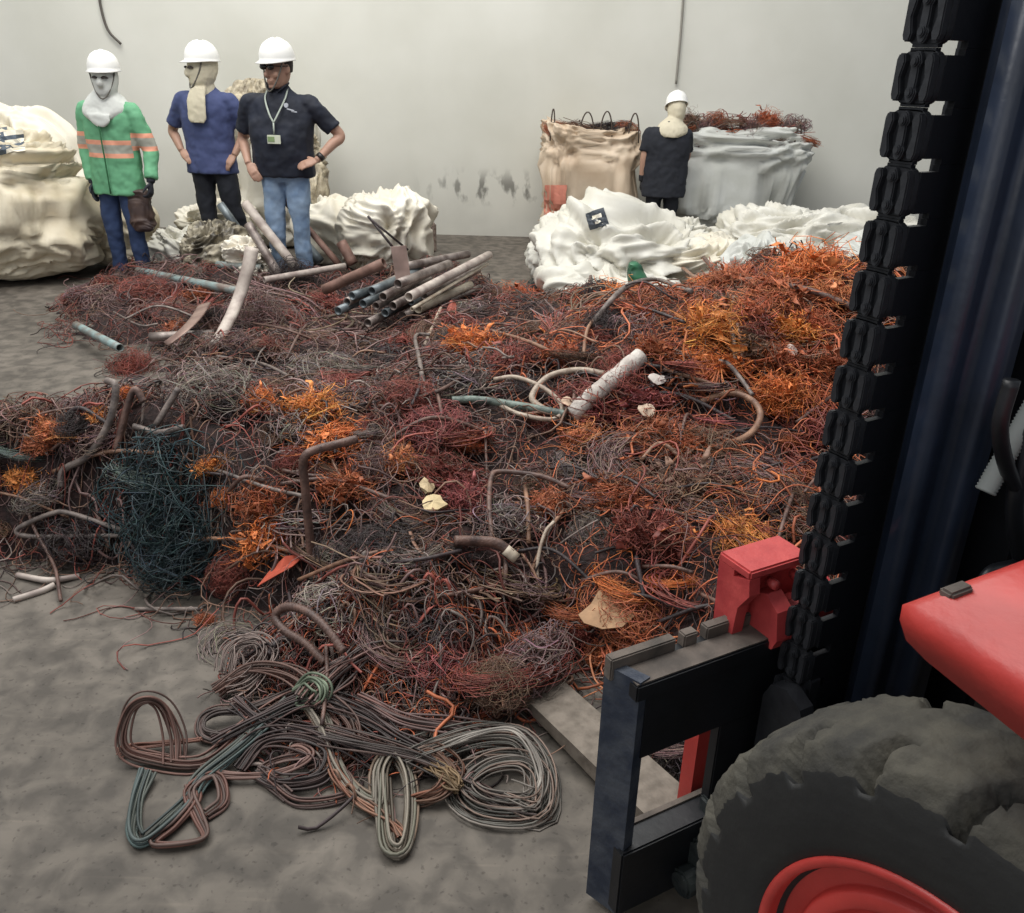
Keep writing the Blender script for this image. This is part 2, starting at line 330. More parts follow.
def loose():
    rng = np.random.default_rng(3)
    for name, W, N, r0, r1, L0, L1, lift, lab, sd in (('loose_wire', 10000, 14, .0012, .0026, .12, .5, .035, 'fine copper wires strewn loose all over the scrap heap', 1),
                                                ('cable_scraps', 800, 12, .003, .0055, .12, .5, .05, 'short brown cable offcuts strewn through the scrap heap', 2)):
        rng = np.random.default_rng(sd); P = []; C = []
        while len(P) < W:
            x, y = rng.uniform(-4.2, 3.3), rng.uniform(1.5, 7.3)
            if rng.random() > min(1, (3.2/y)**1.1): continue
            if height(x, y) < .01: continue
            L = rng.uniform(L0, L1); t = np.linspace(0, 1, N); a = rng.uniform(0, 2*PI)
            curl = rng.normal() * (5.0 if sd == 1 else 2.2); ang = a + curl*t + .8*np.sin(t*rng.uniform(3, 12)+rng.uniform(0, 6))
            xy = np.c_[np.cumsum(np.cos(ang)), np.cumsum(np.sin(ang))] * L/N + (x, y)
            z = height(xy[:, 0], xy[:, 1]) + rng.uniform(-.02, lift) + lift*.8*np.sin(t*rng.uniform(2, 9)+rng.uniform(0, 6))
            P.append(np.c_[xy, np.maximum(z, .004)]); c = np.array(colour_at(x, y, rng)) * rng.uniform(.5, 1.35); C.append(c)
        for cx, cy, rx, ry, nn in ((-.25, 2.05, .50, .20, 520 if sd == 1 else 60), (-.38, 1.78, .34, .12, 260 if sd == 1 else 12), (-.62, 2.15, .2, .18, 220 if sd == 1 else 10)):
            for _ in range(nn):   # the loose tail that trails onto the open floor
                x, y = cx + float(np.clip(rng.normal(), -1.6, 1.6))*rx*.5, cy + float(np.clip(rng.normal(), -1.5, 1.5))*ry*.6; L = rng.uniform(.08, .26); t = np.linspace(0, 1, N)
                ang = rng.uniform(0, 2*PI) + rng.uniform(-6, 6)*t; xy = np.c_[np.cumsum(np.cos(ang)), np.cumsum(np.sin(ang))]*L/N + (x, y); z = height(xy[:, 0], xy[:, 1]) + np.abs(rng.uniform(0, .05)*np.sin(t*rng.uniform(2, 8))) + .003
                P.append(np.c_[xy, z]); C.append(np.array(PAL[rng.choice(['mauve', 'brown', 'grey', 'dark', 'red', 'copper'])])*rng.uniform(.6, 1.4))
        W = len(P); V, Fq, per = many_tubes(np.array(P), rng.uniform(r0, r1, W), 3 if sd == 1 else 5, rng)
        o = link(name, np_mesh(name, V, Fq, True, (WIRE,), tone=np.repeat(np.array(C), per, axis=0)))
        tag(o, lab, 'wire', None, 'stuff')
heap(); loose()

# ------------------------------------------------------------------ prototypes of clumps (unit size)
def paths_tangle(rng, W, N, freq=1.0, shell=.55):
    t = np.linspace(0, 1, N)[None, :, None]; P = np.zeros((W, N, 3))
    for k in range(1, 4):
        a = rng.normal(size=(W, 1, 3)) / k; ph = rng.uniform(0, 2*PI, (W, 1, 3)); P += a*np.sin(2*PI*t*freq*k*rng.uniform(.5, 1.2, (W, 1, 3)) + ph)
    P += rng.normal(size=(W, 1, 3))*.35; n = np.linalg.norm(P, axis=2, keepdims=True); return P / n * np.minimum(n*shell, 1 + .12*np.sin(3*n)) 
def paths_coil(rng, W, N, turns=1.0, jit=.10):
    t = np.linspace(0, 2*PI*turns, N)[None, :]; R = rng.uniform(.62, 1.0, (W, 1)); e = rng.uniform(.6, 1, (W, 1)); ph = rng.uniform(0, 2*PI, (W, 1))
    w = 1 + .12*np.sin(2*t+ph) + .05*np.sin(5*t+ph*2)
    x = R*w*np.cos(t+ph*.99); y = R*w*np.sin(t+ph*.99)*(.65+.35*e*.8); z = rng.normal(size=(W, 1))*.16 + .12*np.sin(t*1.5+ph)
    P = np.stack([x+rng.normal(size=(W, 1))*jit, y+rng.normal(size=(W, 1))*jit, z], -1); return P
def paths_hank(rng, W, N):
    t = np.linspace(-1, 1, N); mid = np.c_[t*1.2, .25*np.sin(t*2.4+1), .12*np.cos(t*3)]
    fl = (.08 + .22*np.abs(t)**2)[None, :, None]; off = rng.normal(size=(W, 1, 3)); wob = rng.normal(size=(W, 1, 3))*np.sin(3*t+rng.uniform(0, 6, (W, 1)))[..., None]*.12
    P = mid[None] + fl*(off+wob); return P * rng.uniform(.85, 1.08, (W, 1, 1))
def paths_fluff(rng, W, N):
    t = np.linspace(0, 1, N)[None, :, None]; d = rng.normal(size=(W, 1, 3)); d[..., 2] = np.abs(d[..., 2]); d /= np.linalg.norm(d, axis=2, keepdims=True)
    c = rng.normal(size=(W, 1, 3))*.3; q = rng.normal(size=(W, 1, 3)); q2 = rng.normal(size=(W, 1, 3))
    return c + d*t*rng.uniform(.3, .85, (W, 1, 1)) + .16*q*np.sin(t*rng.uniform(3, 9, (W, 1, 1))) + .10*q2*np.sin(t*rng.uniform(8, 16, (W, 1, 1))) 
def paths_sticks(rng, W, N):
    t = np.linspace(-1, 1, N)[None, :, None]; a = rng.uniform(-.5, .5, (W, 1)) + rng.choice([0, .9], (W, 1)); d = np.stack([np.cos(a), np.sin(a), rng.normal(size=(W, 1))*.12], -1)
    c = rng.normal(size=(W, 1, 3))*(.35, .35, .18); q = rng.normal(size=(W, 1, 3)); return c + d*t*rng.uniform(.5, 1, (W, 1, 1)) + q*.12*t*t + .04*q[..., ::-1]*np.sin(t*5)
def flakes(rng, n, size):
    """crumpled ribbons of thin sheet"""
    Vs, Fs, o = [], [], 0
    for i in range(n):
        N = 7; t = np.linspace(0, 1, N); d = rng.normal(size=3); d[2] = abs(d[2])*.8; d /= np.linalg.norm(d); c = rng.normal(size=3)*.36; s = np.cross(d, rng.normal(size=3)); s /= np.linalg.norm(s); u = np.cross(d, s)
        L = rng.uniform(.3, .7)*size; w = rng.uniform(.05, .14)*size
        mid = c + d*L*t[:, None] + u*(.10*size*np.sin(t*rng.uniform(3, 9)+rng.uniform(0, 6)))[:, None]
        ww = (w*np.sin(PI*(.12+.8*t)))[:, None]; k = (.05*size*rng.normal(size=N))[:, None]
        V = np.vstack([mid + s*ww + u*k, mid - u*k*.7, mid - s*ww*.8 + u*k*.6])
        V = np.vstack([V, V + u*.008])
        for a in range(N-1):
            for r_ in range(2):
                q = [r_*N+a, r_*N+a+1, (r_+1)*N+a+1, (r_+1)*N+a]; Fs.append([o+z for z in q]); Fs.append([o+3*N+z for z in q[::-1]])
        Vs.append(V); o += len(V)
    return np.vstack(Vs), np.array(Fs)
def proto(kind, seed):
    rng = np.random.default_rng(seed)
    spec = dict(tangle=(paths_tangle, 70, 26, 3, .011, .020), fine=(paths_tangle, 170, 24, 3, .005, .010), coil=(paths_coil, 16, 34, 5, .016, .030),
                hank=(paths_hank, 46, 14, 4, .012, .022), fluff=(paths_fluff, 380, 9, 3, .007, .015), sticks=(paths_sticks, 22, 8, 5, .018, .045), net=(paths_coil, 60, 26, 3, .007, .012))[kind]
    fn, W, N, k, r0, r1 = spec; P = fn(rng, W, N); V, Fq, per = many_tubes(P, rng.uniform(r0, r1, W), k, rng)
    tone = rng.uniform(.55, 1.45, (W, 1)) * (1 + rng.normal(size=(W, 3))*(.07, .09, .09)); tone = np.clip(tone, .3, 1.8)
    tone = np.repeat(tone, per, axis=0)
    if kind == 'fluff':
        V2, F2 = flakes(rng, 34, 1.0); Fq = np.vstack([Fq, F2 + len(V)]); V = np.vstack([V, V2]); tone = np.vstack([tone, np.repeat(rng.uniform(.7, 1.25, (34, 1)), 42, axis=0)*np.ones((1, 3))])
    return np_mesh('wire_'+kind, V, Fq, True, (WIRE,), tone=tone)
KINDN = dict(tangle='wire_tangle', fine='wire_ball', coil='wire_coil', hank='wire_hank', fluff='copper_shreds', sticks='cable_offcuts', net='wire_loops')
PROTO = {k: [proto(k, 100*i+7*j) for j in range(4)] for i, k in enumerate(KINDN)}
prng = random.Random(11)
def clump(kind, pos, r, col, label, group=None, squash=.6, cat=None, rz=None, tilt=.35, jitter=True):
    o = link(KINDN[kind], prng.choice(PROTO[kind])); o.location = tuple(pos)
    o.rotation_euler = (prng.uniform(-tilt, tilt), prng.uniform(-tilt, tilt), prng.uniform(0, 2*PI) if rz is None else rz)
    q = prng.uniform(.8, 1.25) if jitter else 1; o.scale = (r*q, r/q, r*squash)
    c = PAL[col] if isinstance(col, str) else col; v = prng.uniform(.85, 1.15) if jitter else 1
    o.color = (min(1, c[0]*v), min(1, c[1]*v), min(1, c[2]*v), 1)
    return tag(o, label, cat or 'scrap wire', group)
# ------------------------------------------------------------------ clumps one can pick out
L_ = [ # kind, px, py, radius px, colour, squash, label
 ('fine', 172, 505, 80, 'green', .95, 'large dark green-black ball of fine wire at the left front of the heap'),
 ('fine', 188, 552, 62, 'green', .8, 'dark teal wire mass hanging below the large green-black ball, down to the floor'),
 ('net', 155, 470, 44, 'teal', .5, 'grey-green loops of thin wire on top of the large dark green ball'),
 ('fine', 210, 395, 58, 'grey', .6, 'wide grey-brown nest of thin wire left of the bright orange shreds'),
 ('fine', 325, 378, 46, 'grey', .6, 'grey nest of thin wire just above the bright orange shreds'),
 ('fine', 130, 372, 26, 'red', .9, 'dark red matted wire clump at the left edge, under the teal pipe end'),
 ('fluff', 312, 418, 34, 'amber', .7, 'brightest orange copper shreds in the middle left of the heap'),
 ('fluff', 330, 450, 40, 'orange', .6, 'orange copper shreds just above the bend of the hooked bar'),
 ('fine', 293, 463, 20, 'red', .8, 'small red wire clump left of the bend of the hooked bar'),
 ('fluff', 345, 492, 34, 'rust', .6, 'rust orange shreds right of the upright of the hooked bar'),
 ('fine', 372, 468, 30, 'mauve', .9, 'mauve tuft of fine wire at the tip of the hooked bar'),
 ('fluff', 398, 470, 22, 'peach', .9, 'pale orange tuft right of the mauve tuft by the hooked bar'),
 ('fluff', 258, 405, 18, 'orange', .7, 'small orange copper flake clump on the grey wire nest'),
 ('fluff', 58, 437, 30, 'peach', .5, 'pale orange copper shreds near the left edge of the heap'),
 ('fluff', 24, 478, 22, 'amber', .5, 'yellow-orange folded copper flake clump at the far left'),
 ('fluff', 97, 418, 12, 'amber', .7, 'tiny orange flake clump between the pale shreds and the red clump'),
 ('fluff', 128, 396, 14, 'orange', .5, 'small flat orange flakes beside the red matted clump'),
 ('fluff', 208, 470, 18, 'amber', .6, 'narrow streak of orange shreds beside the green-black ball'),
 ('fluff', 222, 500, 14, 'orange', .6, 'thin trail of orange shreds running down from the orange streak'),
 ('fluff', 262, 512, 32, 'rust', .8, 'rust red matted copper tuft left of the foot of the hooked bar'),
 ('fluff', 262, 548, 34, 'orange', .8, 'deep orange copper shreds above the pointed red flake'),
 ('fine', 228, 575, 24, 'red', .9, 'dark red hanging wire bunch between the green ball and the pointed red flake'),
 ('fluff', 470, 350, 32, 'orange', .6, 'glowing red-orange copper clump below the pipe stack'),
 ('tangle', 640, 330, 30, 'mauve', .6, 'mauve wire knot behind the white sleeve'),
 ('fine', 560, 290, 30, 'green', .5, 'dark grey-green fine wire patch near the rear edge of the heap'),
 ('fine', 610, 325, 26, 'dark', .6, 'near-black fine wire patch behind the white sleeve'),
 ('fluff', 520, 300, 26, 'copper', .5, 'copper brown shreds left of the dark grey-green patch'),
 ('fluff', 660, 355, 24, 'rust', .5, 'rust copper shreds beside the upper end of the white sleeve'),
 ('fluff', 715, 340, 30, 'amber', .8, 'bright amber folded copper shreds right of the white sleeve'),
 ('fluff', 700, 368, 20, 'orange', .6, 'small orange ball of shreds under the bright amber folds'),
 ('fluff', 790, 338, 28, 'amber', .6, 'amber copper clump in the upper right of the heap'),
 ('fluff', 815, 280, 36, 'orange', .7, 'largest fluffy orange copper clump at the top right of the heap'),
 ('fluff', 775, 305, 34, 'rust', .6, 'rusty copper shreds left of the largest fluffy orange clump'),
 ('fluff', 845, 305, 28, 'peach', .6, 'pinkish orange shreds against the chain, right of the largest fluffy clump'),
 ('fluff', 782, 405, 26, 'orange', .9, 'orange copper flap hanging right of the bronze hose ring'),
 ('fluff', 835, 375, 30, 'rust', .7, 'rust orange shreds beside the chain at mid height'),
 ('fluff', 750, 320, 26, 'copper', .6, 'copper coloured shreds between the bright amber folds and the upper right amber clump'),
 ('fluff', 770, 365, 22, 'rust', .7, 'rust shreds just above the orange flap near the chain'),
 ('fluff', 735, 290, 26, 'rust', .5, 'rusty shreds on the rear crest beside the large brown hoops'),
 ('coil', 820, 345, 44, 'brown', .7, 'brown wire loops in the upper right of the heap beside the chain'),
 ('hank', 830, 435, 44, 'mauve', .6, 'mauve fanned bundle of fine wire close to the chain'),
 ('hank', 795, 470, 38, 'mauve', .6, 'mauve-brown brushed wire bundle lower along the chain'),
 ('fluff', 560, 360, 26, 'copper', .6, 'copper shreds left of the white sleeve'),
 ('tangle', 590, 400, 26, 'crimson', .6, 'crimson wires tucked under the white sleeve'),
 ('hank', 690, 420, 34, 'crimson', .6, 'crimson red bundle of fine wire left of the bronze hose ring'),
 ('fluff', 645, 405, 26, 'crimson', .5, 'dark pink shreds between the white sleeve and the crimson bundle'),
 ('fine', 400, 400, 40, 'red', .6, 'dark red fine wire mat left of the grey cable end'),
 ('fine', 425, 430, 44, 'crimson', .5, 'dull crimson fine wire mat right of the mauve tuft'),
 ('net', 650, 470, 56, 'mauve', .5, 'wide mauve nest of curled wire across the middle right'),
 ('net', 730, 490, 56, 'mauve', .5, 'mauve curled wire nest above the red bracket'),
 ('net', 590, 462, 34, 'grey', .5, 'grey-mauve curled wire below the white sleeve'),
 ('fluff', 580, 440, 24, 'peach', .6, 'pale copper tuft just below the white sleeve'),
 ('fluff', 462, 510, 26, 'crimson', .9, 'crimson matted tuft beside the yellow foam scraps'),
 ('fluff', 548, 508, 22, 'rust', .6, 'small rust shreds in the centre of the heap'),
 ('fluff', 610, 505, 26, 'rust', .5, 'rust red shreds right of the centre of the heap'),
 ('fluff', 650, 540, 42, 'red', .6, 'dark red shreds above the orange curls'),
 ('net', 625, 585, 34, 'orange', .6, 'glowing orange curled wire left of the red bracket'),
 ('net', 672, 580, 26, 'orange', .5, 'orange curled wire between the glowing curls and the red bracket'),
 ('fluff', 745, 540, 32, 'amber', .4, 'bright orange fringe of fine wire above the red bracket'),
 ('net', 570, 610, 34, 'rust', .7, 'rust red wire loops above the tan cardboard'),
 ('fluff', 580, 640, 20, 'red', .6, 'small red wire clump beside the tan cardboard'),
 ('fluff', 597, 660, 18, 'rust', .8, 'rust clump pressed against the carriage corner'),
 ('coil', 185, 330, 20, 'dark', .6, 'small dark coil behind the flat bar'),
 ('fine', 150, 292, 34, 'red', .45, 'dark red wire mat below the teal pipe at the rear left'),
 ('fine', 110, 300, 30, 'mauve', .5, 'mauve wire clump at the rear left corner of the heap'),
 ('fluff', 195, 300, 18, 'rust', .5, 'small rust shreds between the teal pipe and the flat bar'),
 ('fluff', 240, 268, 26, 'red', .4, 'reddish shreds around the feet of the man in the navy t-shirt'),
 ('fluff', 305, 240, 26, 'red', .5, 'reddish shreds around the leaning pipes'),
 ('fluff', 368, 247, 14, 'orange', .9, 'small orange tuft standing behind the pipe stack'),
 ('fine', 292, 282, 24, 'dark', 1.1, 'dark purple end of a wire bundle at the foot of the leaning pipes'),
 ('hank', 285, 305, 50, 'mauve', 1.0, 'long mauve wire bundle behind the big mauve coil'),
 ('coil', 318, 332, 54, 'mauve', .9, 'big mauve coil of thin wire left of the pipe stack'),
 ('fine', 255, 328, 44, 'mauve', .9, 'purple-brown wire ball between the white bent bar and the big mauve coil'),
 ('hank', 362, 345, 34, 'brown', .6, 'brown wire hank in front of the pipe stack'),
 ('fine', 267, 348, 12, 'red', 1.0, 'small dark red ball below the big mauve coil'),
 ('tangle', 660, 262, 34, 'brown', .8, 'spiky brown wire brush on the rear crest in front of the white sheeting'),
 ('coil', 690, 285, 44, 'brown', .6, 'large brown hoops of cable on the rear crest'),
 ('net', 235, 655, 38, 'grey', .6, 'grey wire mesh tangle at the front left of the lowest wires'),
 ('net', 270, 675, 44, 'mauve', .55, 'mauve curled wire behind the long grey-green cables on the floor'),
 ('net', 400, 645, 48, 'mauve', .5, 'mauve curled wire in front of the thick brown cables'),
 ('fine', 445, 655, 48, 'crimson', .45, 'reddish copper wire mat at the front foot of the heap'),
 ('net', 470, 690, 42, 'copper', .45, 'copper red curled wire at the front foot of the heap beside the fork'),
 ('net', 522, 664, 34, 'red', .6, 'dark red curled wire lying over the tip of the fork'),
 ('net', 500, 645, 30, 'grey', .5, 'grey-brown wire curls against the end of the fork'),
 ('fluff', 378, 678, 20, 'copper', .6, 'copper tuft in the middle of the front wires'),
 ('fluff', 345, 640, 20, 'crimson', .6, 'small crimson tuft beside the ribbed hose'),
 ('fluff', 205, 622, 12, 'rust', .5, 'tiny rust tuft lying alone on the floor in front of the green ball'),
 ('fine', 40, 492, 34, 'grey', .5, 'silver-grey wool of fine wire at the far left'),
 ('net', 20, 450, 28, 'teal', .4, 'grey-green wire at the left edge of the heap'),
 ('fine', 80, 540, 44, 'dark', .6, 'near-black wire mass at the left front edge of the heap'),
 ('sticks', 460, 590, 52, 'brown', .5, 'stack of thick brown cables in the front centre of the heap'),
 ('sticks', 410, 560, 48, 'brown', .5, 'crossed brown cable ends above the brown cable stack'),
 ('coil', 400, 605, 40, 'brown', .5, 'looped brown cable in the front centre of the heap'),
]
for kind, x, y, rp, col, sq, lab in L_:
    p = hit(x, y); r = rp / ppm(p) * (1.25 if kind == 'fluff' and x > 640 and y < 450 else 1.0)
    p = p + np.array([0, 0, .15*r if kind == 'fluff' else 0]) - np.array([0, 0, .12*r]) + np.array([0, .25*r, 0])
    clump(kind, p, r, col, lab, None, sq, jitter=False)
# ------------------------------------------------------------------ filler clumps, each described by its neighbours
MARKS = [(172, 500, 'the large green-black ball'), (325, 430, 'the bright orange shreds'), (305, 500, 'the hooked bar'), (600, 395, 'the white sleeve'),
         (735, 430, 'the bronze hose ring'), (762, 560, 'the red bracket'), (815, 280, 'the largest fluffy orange clump'), (390, 310, 'the pipe stack'),
         (312, 335, 'the big mauve coil'), (185, 322, 'the flat bar'), (470, 350, 'the red-orange clump below the pipes'), (24, 478, 'the yellow-orange flakes at the left'),
         (432, 512, 'the yellow foam scraps'), (612, 625, 'the tan cardboard'), (282, 580, 'the pointed red flake'), (290, 625, 'the ribbed hose'),
         (715, 345, 'the amber folded shreds'), (845, 420, 'the chain'), (660, 262, 'the spiky wire brush'), (560, 290, 'the grey-green rear patch'),
         (460, 590, 'the thick brown cable stack'), (650, 470, 'the wide mauve nest'), (120, 330, 'the copper-tipped pipe'), (240, 290, 'the white bent bar'),
         (75, 540, 'the grey wire hoop'), (625, 585, 'the glowing orange curls'), (560, 668, 'the fork tip'), (150, 292, 'the dark red rear mat')]
MK = [(hit(a, b), t) for a, b, t in MARKS]
HUE = {'mauve': 'mauve-brown', 'brown': 'brown', 'grey': 'grey-brown', 'rust': 'rust coloured', 'copper': 'copper coloured', 'red': 'dark red', 'dark': 'blackish', 'orange': 'orange', 'crimson': 'crimson'}
NOUN = dict(tangle='wire tangle', fine='matted wire ball', coil='loose cable coil', hank='bundle of strands', fluff='tuft of copper shreds', sticks='cluster of cable offcuts', net='nest of curled wire')
used_labels = {}; GB = hit(175, 510)
def neighbour_label(x, y, z, size, hue, noun):
    order = sorted(MK, key=lambda m: (m[0][0]-x)**2 + (m[0][1]-y)**2)
    for near in order[:4]:
        dx, dy = x-near[0][0], y-near[0][1]; d = math.hypot(dx, dy)
        if abs(dx) > 1.6*abs(dy): w = 'right of' if dx > 0 else 'left of'
        elif abs(dy) > 1.6*abs(dx): w = 'behind' if dy > 0 else 'in front of'
        else: w = ('behind' if dy > 0 else 'in front of') + ' and ' + ('right of' if dx > 0 else 'left of')
        w = ('just ' if d < .3 else 'well ' if d > .75 else '') + w
        lab = f'{size}{hue} {noun} {w} {near[1]}'
        if len(lab.split()) > 16: lab = lab.replace(' and right of', '').replace(' and left of', '')
        if len(lab.split()) > 16: lab = lab.replace('cluster of cable offcuts', 'cable offcuts').replace('tuft of copper shreds', 'copper tuft')
        if lab not in used_labels: break
    used_labels[lab] = used_labels.get(lab, 0) + 1
    return lab
frng = random.Random(21); cnt = 0
while cnt < 400:
    x = frng.uniform(-4.2, 3.0); y = frng.uniform(1.7, 6.4)
    if frng.random() > (3.0/y)**1.1 or math.hypot(x+.9, y-5.7) < .5: continue
    h = float(height(x, y))
    if h < .05: continue
    if math.hypot(x-GB[0], y-GB[1]) < .36: continue
    right = x > .35
    kind = frng.choices(['tangle', 'fine', 'coil', 'hank', 'fluff', 'sticks', 'net'], [5, 3, 2.5, 3, 4 if right else 1.2, 3, 4])[0]
    if kind == 'fluff': col = frng.choice(['rust', 'orange', 'rust', 'copper', 'brown'] if right else ['red', 'rust', 'copper'])
    elif right: col = frng.choice(['brown', 'mauve', 'brown', 'rust', 'red', 'dark', 'copper'])
    else: col = frng.choice(['mauve', 'brown', 'grey', 'dark', 'mauve', 'brown', 'red'])
    u = frng.random(); r = (.06 + .09*u) * (1 if y < 4 else 1.15)
    q = onv = (np.array([x, y, h]) - Cv); dz = q @ Fv; px_ = 512 + FPX*(q @ Rv)/dz
    if not (-30 < px_ < 1000): continue
    lab = neighbour_label(x, y, h, 'small ' if u < .33 else 'large ' if u > .67 else '', HUE[col], NOUN[kind])
    clump(kind, (x, y, h - .02), r, col, lab, 'filling of the scrap heap: ' + NOUN[kind], .55)
    cnt += 1
# ------------------------------------------------------------------ single cables, bars and pipes
def up(x, y, lift=0.0):
    p = hit(x, y).copy(); p[2] += lift; return p
def put(name, V, Fq, m, lab, cat, group=None, col=None, parent=None):
    o = link(name, poly_mesh(name, V, Fq, m), parent)
    if lab or cat: tag(o, lab, cat, group)
    if col is not None: c = PAL[col] if isinstance(col, str) and col in PAL else lin(col); o.color = (*c, 1)
    return o
def cable_mat(name, col, col2=None, rough=.5, scale=25, metal=0.0): return mat(name, col, rough, metal, .35, scale, .3, 120, col2)
M_BROWN = cable_mat('brown_cable', '75594e', '46342f'); M_GREYC = cable_mat('grey_cable', '857870', '504744'); M_DARKC = cable_mat('dark_cable', '463a3a', '272122')
M_PALE = cable_mat('pale_hose', 'b9aa98', '8d7a6b'); M_BRONZE = cable_mat('bronze_hose', '9c7860', '6c4d3e'); M_GREENC = cable_mat('patina_cable', '7c8a80', '47504b')
M_TEALP = mat('teal_pipe', '8ba1a0', .5, .1, col2='75685f', scale=9, bump=.3); M_STEEL = mat('dull_steel_pipe', '9c918a', .45, .35, col2='5c4f4a', scale=12, bump=.2)
M_STEELB = mat('blue_grey_pipe', '7d8588', .45, .35, col2='4b5256', scale=9); M_RUSTP = mat('rusty_pipe', '8c6c60', .6, .2, col2='62493f', scale=12); M_WHITEP = mat('whitened_bar', 'c4b9ae', .6, .0, col2='8f8079', scale=10)
M_CREAM = mat('cream_pipe', 'cdc2ae', .5, .0, col2='a4937f', scale=10)
def cable(lab, pts, r, m, n=40, name='cable', cat='cable', k=8, ribs=0.0, group=None, hollow=0.0, lift=None):
    P = np.array([up(*p) if not isinstance(p, np.ndarray) else p for p in pts]); Q = spline(P, n) if len(P) > 2 else np.linspace(P[0], P[1], max(2, min(n, 12)))
    r_ = r if not ribs else r*(1 + ribs*(np.arange(len(Q)) % 2))
    V, Fq = tube_arrays(Q, r_, k, hollow=hollow); return put(name, V, Fq, m, lab, cat, group)
# hooked bar
b0 = hit(312, 560); Yh = b0[1]
hb = [b0 - np.array([0, 0, .05])] + [ony(x, y, Yh + d) for x, y, d in ((308, 520, 0), (305, 485, 0), (303, 466, 0), (306, 455, .0), (318, 449, .02), (338, 444, .05), (357, 439, .08))]
cable('thick brown metal bar bent into an upright hook among orange shreds', hb, .014, M_BROWN, 50, 'hooked_bar', 'bar', 10)
# white sleeve with its cables
s0, s1 = up(570, 422, .03), up(640, 368, .05)
V, Fq = tube_arrays(np.linspace(s0, s1, 14), .036*(1 + .06*np.sin(np.arange(14)*1.9)), 14); put('fabric_sleeve', V, Fq, mat('white_sleeve', 'cfc8bf', .8, 0, col2='a69c94', scale=14, bump=.5), 'fat whitish sleeve lying diagonally near the centre of the heap', 'sleeve')
cable('grey-green cable running into the lower end of the white sleeve', [(452, 405, .02), (478, 407, .03), (520, 413, .03), (566, 424, .04)], .016, M_GREENC, name='cable')
cable('pale hose looping over the heap just left of the white sleeve', [(605, 381, .03), (577, 382, .05), (548, 391, .06), (532, 405, .04), (540, 414, .03), (562, 422, .02)], .013, M_PALE, name='hose', cat='hose')
cable('pale hose coiled flat beneath the grey-green cable', [(494, 384, .02), (516, 389, .05), (544, 403, .06), (561, 418, .05), (553, 429, .04), (520, 424, .04), (500, 410, .02)], .009, M_PALE, name='hose', cat='hose')
cable('bronze hose forming a wide ring right of the crimson bundle', [(700, 409, .03), (727, 405, .05), (750, 415, .06), (758, 431, .06), (746, 448, .05), (713, 456, .03)], .013, M_BRONZE, name='hose', cat='hose')
cable('grey twisted cable dropping onto the bronze hose ring', [(718, 368, .03), (726, 378, .06), (738, 392, .06), (750, 412, .07)], .009, M_GREYC)
cable('brown cable arching from the sleeve tip to the right', [(640, 372, .03), (662, 374, .03), (690, 372, .02)], .008, M_DARKC)
cable('twin pale rods standing over the amber shreds, left one', [(727, 335, .06), (732, 352, .05), (735, 368, .02)], .009, M_PALE, name='copper_rod', cat='rod')
cable('twin pale rods standing over the amber shreds, right one', [(735, 338, .06), (739, 354, .05), (742, 372, .02)], .009, M_BRONZE, name='copper_rod', cat='rod')
for i, (pts, lab) in enumerate((
    ([(585, 300, .02), (598, 275, .10), (640, 262, .16), (690, 265, .14), (720, 285, .05)], 'outermost thick brown cable hoop on the rear crest'),
    ([(600, 305, .02), (625, 285, .10), (670, 278, .12), (700, 290, .05)], 'inner brown cable hoop on the rear crest'),
    ([(590, 330, .02), (625, 300, .06), (655, 292, .08), (690, 300, .04)], 'lowest brown cable bow below the rear crest'))):
    cable(lab, pts, .013, (M_BROWN, M_BRONZE, M_GREYC)[i])
cable('grey cable draped across the rusty top right of the heap', [(745, 290, .05), (780, 298, .06), (815, 304, .05), (850, 318, .05)], .014, M_BROWN)
cable('thin brown rod slanting across the heap near the chain', [(795, 432, .04), (845, 398, .06)], .007, M_BROWN, name='rod', cat='rod')
cable('long thin rod lying across the red mat toward the pipe stack', [(380, 355, .05), (470, 322, .08)], .007, M_BROWN, name='rod', cat='rod')
cable('pale rod leaning below the pipe stack', [(424, 350, .02), (441, 324, .10)], .010, M_PALE, name='rod', cat='rod')
cable('curved grey cable end standing left of the white sleeve cable', [(425, 400, .02), (420, 375, .06), (416, 350, .08), (430, 345, .06)], .010, M_GREYC)
cable('brown bar bent into a low arch at the middle of the heap', [(492, 540, .0), (489, 515, .04), (491, 494, .06), (500, 487, .06), (540, 489, .05), (570, 496, .03)], .009, M_BROWN, name='arched_bar', cat='bar')
cable('thin upright rod above the low arched bar', [(487, 478, .0), (485, 446, .06)], .005, M_BROWN, name='rod', cat='rod')
cable('slim arched cable standing left of the glowing orange curls', [(539, 606, .01), (537, 575, .04), (544, 550, .06), (553, 538, .06)], .006, M_PALE)
o_ = cable('thick brown rod with a pale cut tip in the front centre of the heap', [(455, 552, .04), (480, 555, .05), (497, 560, .06), (511, 570, .06)], .017, M_BROWN, name='cable', k=10)
V, Fq = tube_arrays(np.linspace(up(505, 566, .061), up(516, 575, .06), 4), .0185, 10); put('cut_tip', V, Fq, M_CREAM, 'pale cut tip', None, parent=o_)
cable('flat grey rod standing up left of the brown cable stack', [(360, 590, .0), (364, 565, .05)], .011, M_GREYC, name='rod', cat='rod')
